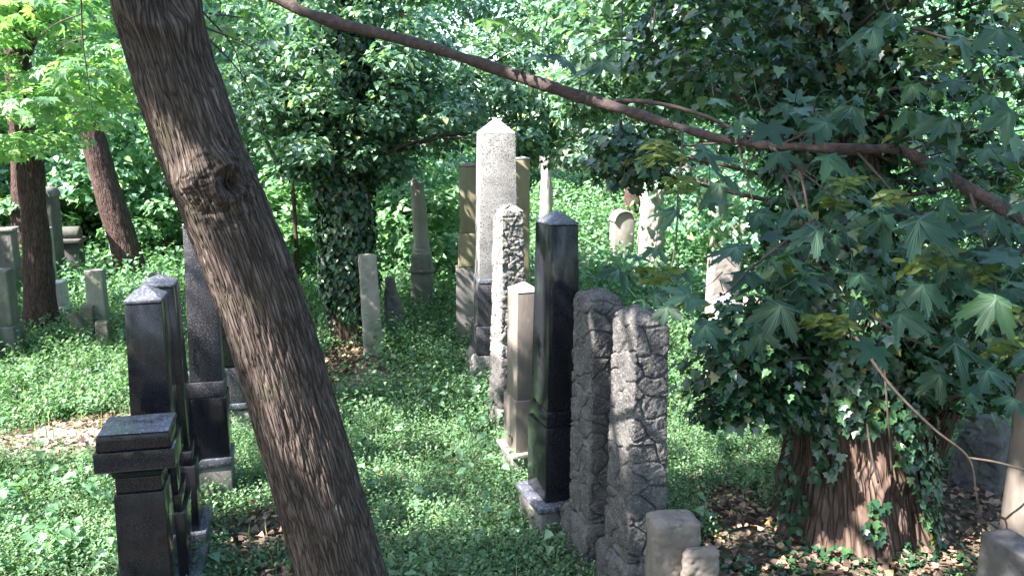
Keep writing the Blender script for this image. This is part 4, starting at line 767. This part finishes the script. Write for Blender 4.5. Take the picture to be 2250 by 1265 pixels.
for k in range(90):
    c = CC[rg.integers(0, len(CC))]; a = axis[np.argmin(abs(axis[:, 2] - (c[2] - .3)))]; m = (a + c) / 2 + rg.normal(size=3) * .12
    lb.add(*tube([a - b, m - b, c - b], [.022, .012, .004], 6, 6, None))
lb.build('vine_stems', M['twig'], bt, True)
lb = Acc()
for q in ([(1880, 740, 4.9), (1960, 850, 4.85), (2050, 940, 4.8), (2128, 1005, 4.75), (2145, 1080, 4.75), (2160, 1190, 4.75)], [(2128, 1005, 4.75), (2190, 1015, 4.7), (2260, 1035, 4.7)], [(1750, 340, 4.9), (1770, 430, 4.9), (1790, 560, 4.95), (1800, 640, 5.0)], [(1905, 930, 5.2), (1915, 1000, 5.15), (1930, 1060, 5.15)], [(1940, 760, 5.1), (1950, 900, 5.1), (1960, 1040, 5.15)]):
    lb.add(*tube([P(*x) - b for x in q], np.linspace(.010, .004, len(q)) if len(q) > 3 and q[0][0] < 1900 else [.007] * len(q), 8, 8))
lb.build('dead_twigs', M['twig'], bt, True)

# ------------------------------------------------------------------ the wood behind (one mass) and undergrowth
def mass(name, specs, mat, size, tmpl, seed, label, n, up=.8, squash=.6, rr=(.35, .75)):
    g = np.random.default_rng(seed); CC = []
    for (x0, x1, y0, y1, Y0, Y1, m) in specs:
        for k in range(m): CC.append(P(g.uniform(x0, x1), g.uniform(y0, y1), g.uniform(Y0, Y1)))
    CC = np.array(CC); CC[:, 2] = np.maximum(CC[:, 2], gz(CC[:, 0], CC[:, 1]) + .15)
    Q, nr, tp_ = clumps(CC, g.uniform(rr[0], rr[1], len(CC)), n, rng=g, up=up, squash=squash)
    k = ~hits(Q, .0); Q, nr, tp_ = Q[k], nr[k], tp_[k]
    V, F, r_ = leaves(Q, g.uniform(size[0], size[1], len(Q)), nr, tp_, tmpl, rng=g)
    mk(name, V, F, M[mat], None, False, r_, label=label, cat='foliage', kind='stuff')
mass('woodland_foliage', [(-500, 2700, -300, 380, 24, 32, 520), (-500, 2700, -150, 330, 17, 24, 330), (900, 1500, -350, 120, 20, 28, 130), (400, 1000, -300, 200, 20, 26, 80), (-500, 480, 0, 420, 16, 24, 160), (500, 1100, 330, 430, 19, 27, 60), (1450, 2700, 100, 560, 14, 24, 230), (-500, 400, 350, 480, 17, 25, 70)], 'wood', (.1, .17), IVY, 71, 'mass of pale green woodland foliage closing the view', 210, rr=(.6, 1.2))
mass('hanging_foliage', [(560, 1330, -200, 330, 12.5, 16, 260), (1130, 1420, 180, 360, 11, 15, 50), (1280, 1700, -200, 260, 7.5, 11, 140), (400, 640, -150, 420, 12, 16, 90)], 'ivyl', (.07, .12), IVY, 72, 'drooping bluish green sprays behind the branch and obelisks', 120, rr=(.25, .5), squash=.8)
mass('undergrowth', [(560, 700, 380, 560, 13, 18, 40), (820, 1010, 440, 560, 13, 20, 50), (-300, 480, 430, 520, 16, 21, 90), (1200, 1700, 400, 450, 24, 30, 60), (1700, 2700, 600, 900, 8, 14, 90), (1130, 1400, 380, 410, 27, 30, 40)], 'nettle', (.09, .16), IVY, 73, 'bushy pale undergrowth along the edge of the wood', 150, up=1.2, rr=(.3, .6))

# the same wood goes on round behind the viewer, where it shuts out the low sky
def ring():
    g = np.random.default_rng(79); n = 900; a = g.uniform(R(35), R(325), n); rr = g.uniform(13, 21, n); CC = np.column_stack([np.sin(a) * rr, np.cos(a) * rr, g.uniform(.3, 11, n)])
    Q, nr, tp_ = clumps(CC, g.uniform(1.0, 1.7, n), 55, rng=g); k = ~hits(Q, 0); Q, nr, tp_ = Q[k], nr[k], tp_[k]; Q = np.where(Q[:, 2:] < 0, Q * [1, 1, -1], Q)
    V, F, r_ = leaves(Q, g.uniform(.25, .4, len(Q)), nr, tp_, IVY, rng=g); mk('woodland_foliage', V, F, M['ivyl'], None, False, r_, label='woodland foliage round the sides of the burial ground', cat='foliage', kind='stuff')
ring()
# ground plants
def polar(n, y0, y1, g, spread=.72):
    y = np.sqrt(g.uniform(y0 ** 2, y1 ** 2, n)); x = g.uniform(-spread, spread, n) * y * 1.02; return x, y
def plants(name, n, y0, y1, h, lf, size, mat, tmpl, seed, label, thr=.35, spread=.72, up=1.2, cat='ground cover', onlymask=None):
    g = np.random.default_rng(seed); x, y = polar(n, y0, y1, g, spread)
    den = 1 - 1.15 * gm(x, y, LITTER) - 1.1 * gm(x, y, PATH) + .35 * fbm(np.column_stack([x * .9, y * .9, 0 * x]), 3, 5)
    if onlymask is not None: den = den * 0 + gm(x, y, onlymask) + .3 * fbm(np.column_stack([x, y, 0 * x]), 2, 8)
    k = den > thr * g.uniform(.4, 1.6, n); x, y = x[k], y[k]; m = len(x)
    hh = g.uniform(h[0], h[1], m) * (1 + .5 * fbm(np.column_stack([x * .6, y * .6, 0 * x]), 2, 9)); z = gz(x, y)
    u = (np.arange(lf) + .5) / lf; u = np.tile(u, m); X = np.repeat(x, lf); Yv = np.repeat(y, lf); H = np.repeat(hh, lf); Z = np.repeat(z, lf); N_ = m * lf
    ln = np.repeat(g.normal(size=(m, 2)) * .35, lf, 0); a = g.uniform(0, 2 * np.pi, N_); rr = H * .32 * (1.15 - u) * g.uniform(.3, 1.2, N_)
    Q = np.column_stack([X + ln[:, 0] * H * u + np.cos(a) * rr, Yv + ln[:, 1] * H * u + np.sin(a) * rr, Z + H * (.1 + .9 * u)])
    d = np.column_stack([np.cos(a), np.sin(a), -.25 * np.ones(N_)]); nrm = np.column_stack([np.cos(a) * .5, np.sin(a) * .5, np.full(N_, up)]) + g.normal(size=(N_, 3)) * .3
    s = g.uniform(size[0], size[1], N_) * (1.15 - .5 * u); r = np.clip(np.repeat(g.random(m), lf) * .6 + g.random(N_) * .35 + .15 * fbm(np.column_stack([X * .5, Yv * .5, 0 * X]), 2, 3), 0, 1)
    V, F, r_ = leaves(Q, s, nrm, d, tmpl, r, rng=g); mk(name, V, F, M[mat], None, False, r_, label=label, cat=cat, kind='stuff')
plants('ground_cover', 23000, 3.6, 8.2, (.05, .27), 10, (.022, .05), 'ground', OVAL, 81, 'low feathery green plants covering the nearer ground')
plants('ground_cover', 22000, 8, 14.5, (.12, .42), 9, (.045, .08), 'ground', OVAL, 82, 'taller green plants between and behind the stones')
plants('nettle_patch', 16000, 13, 32, (.3, .75), 8, (.09, .15), 'nettle', IVY, 83, 'pale nettles filling the far clearing', spread=.66)
plants('nettle_patch', 900, 3.8, 13, (.2, .42), 8, (.06, .11), 'nettle', IVY, 84, 'scattered taller nettles with broad bluish leaves', thr=.75)
plants('tall_weeds', 5200, 6.5, 15, (.28, .6), 11, (.04, .085), 'ground', IVY, 87, 'knee high leafy weeds round the trunks and behind the stones', onlymask=[disc(900, 790, .6, 1.2), disc(640, 700, 1.0, 1.0), disc(960, 700, .9, 1.4), disc(350, 640, 1.2, 1.2), disc(250, 660, 1, 1), disc(1330, 700, 1, 1.5), disc(1500, 760, .8, 1), disc(100, 780, .8, .5), disc(560, 830, .5, .8)], thr=.5)
plants('creeping_ivy', 4200, 4, 6.2, (.02, .14), 6, (.04, .07), 'ivy', IVY5, 85, 'dark creeping ivy at the foot of the big trunk', onlymask=[disc(1820, 1225, .75, .28), disc(1990, 1220, .5, .3), disc(1700, 1262, .5, .15)], thr=.7)
plants('leafy_weeds', 420, 4, 6.6, (.2, .36), 7, (.07, .13), 'nettle', IVY, 86, 'broad leaved bluish weeds in the lower left corner', onlymask=[disc(60, 1120, .8, .5), disc(150, 1230, .6, .3)], thr=.6)
def grass(n, y0, y1, h, seed, masks, label):
    g = np.random.default_rng(seed); x, y = polar(n, y0, y1, g); den = .35 + .6 * fbm(np.column_stack([x * .8, y * .8, 0 * x]), 2, 15) + 1.2 * gm(x, y, masks) - .9 * gm(x, y, LITTER[:5]); k = den > g.random(n); x, y = x[k], y[k]; m = len(x); a = g.uniform(0, 2 * np.pi, m)
    tip = np.column_stack([np.cos(a) * .3, np.sin(a) * .3, np.ones(m)]); nrm = np.column_stack([np.cos(a), np.sin(a), np.full(m, .2)])
    V, F, r_ = leaves(np.column_stack([x, y, gz(x, y)]), g.uniform(h[0], h[1], m), nrm, tip, BLADE, rng=g); mk('grass', V, F, M['grass'], None, False, r_, label=label, cat='grass', kind='stuff')
grass(26000, 3.6, 14, (.06, .2), 91, [disc(1540, 860, .8, 1.4), disc(120, 840, 1.5, 1.2), disc(180, 790, 1.2, 1), disc(950, 800, .5, 1.2), disc(500, 1000, .4, .4)], 'thin grass blades between the low plants')
# fallen leaves
def litter(n, y0, y1, seed, masks, label, base=.0, size=(.03, .075)):
    g = np.random.default_rng(seed); x, y = polar(n, y0, y1, g, .68); k = gm(x, y, masks) + base > g.random(n) * .9; x, y = x[k], y[k]; m = len(x)
    nrm = np.column_stack([g.normal(size=(m, 2)) * .45, np.ones(m)]); V, F, r_ = leaves(np.column_stack([x, y, gz(x, y) + g.uniform(.025, .06, m)]), g.uniform(size[0], size[1], m), nrm, unit(m, g) * [1, 1, .1], IVY, rng=g)
    mk('leaf_litter', V, F, M['litter'], None, False, r_, label=label, cat='fallen leaves', kind='stuff')
litter(70000, 3.6, 14, 95, LITTER, 'brown fallen leaves in the bare patches and on the path', .06, (.02, .07))
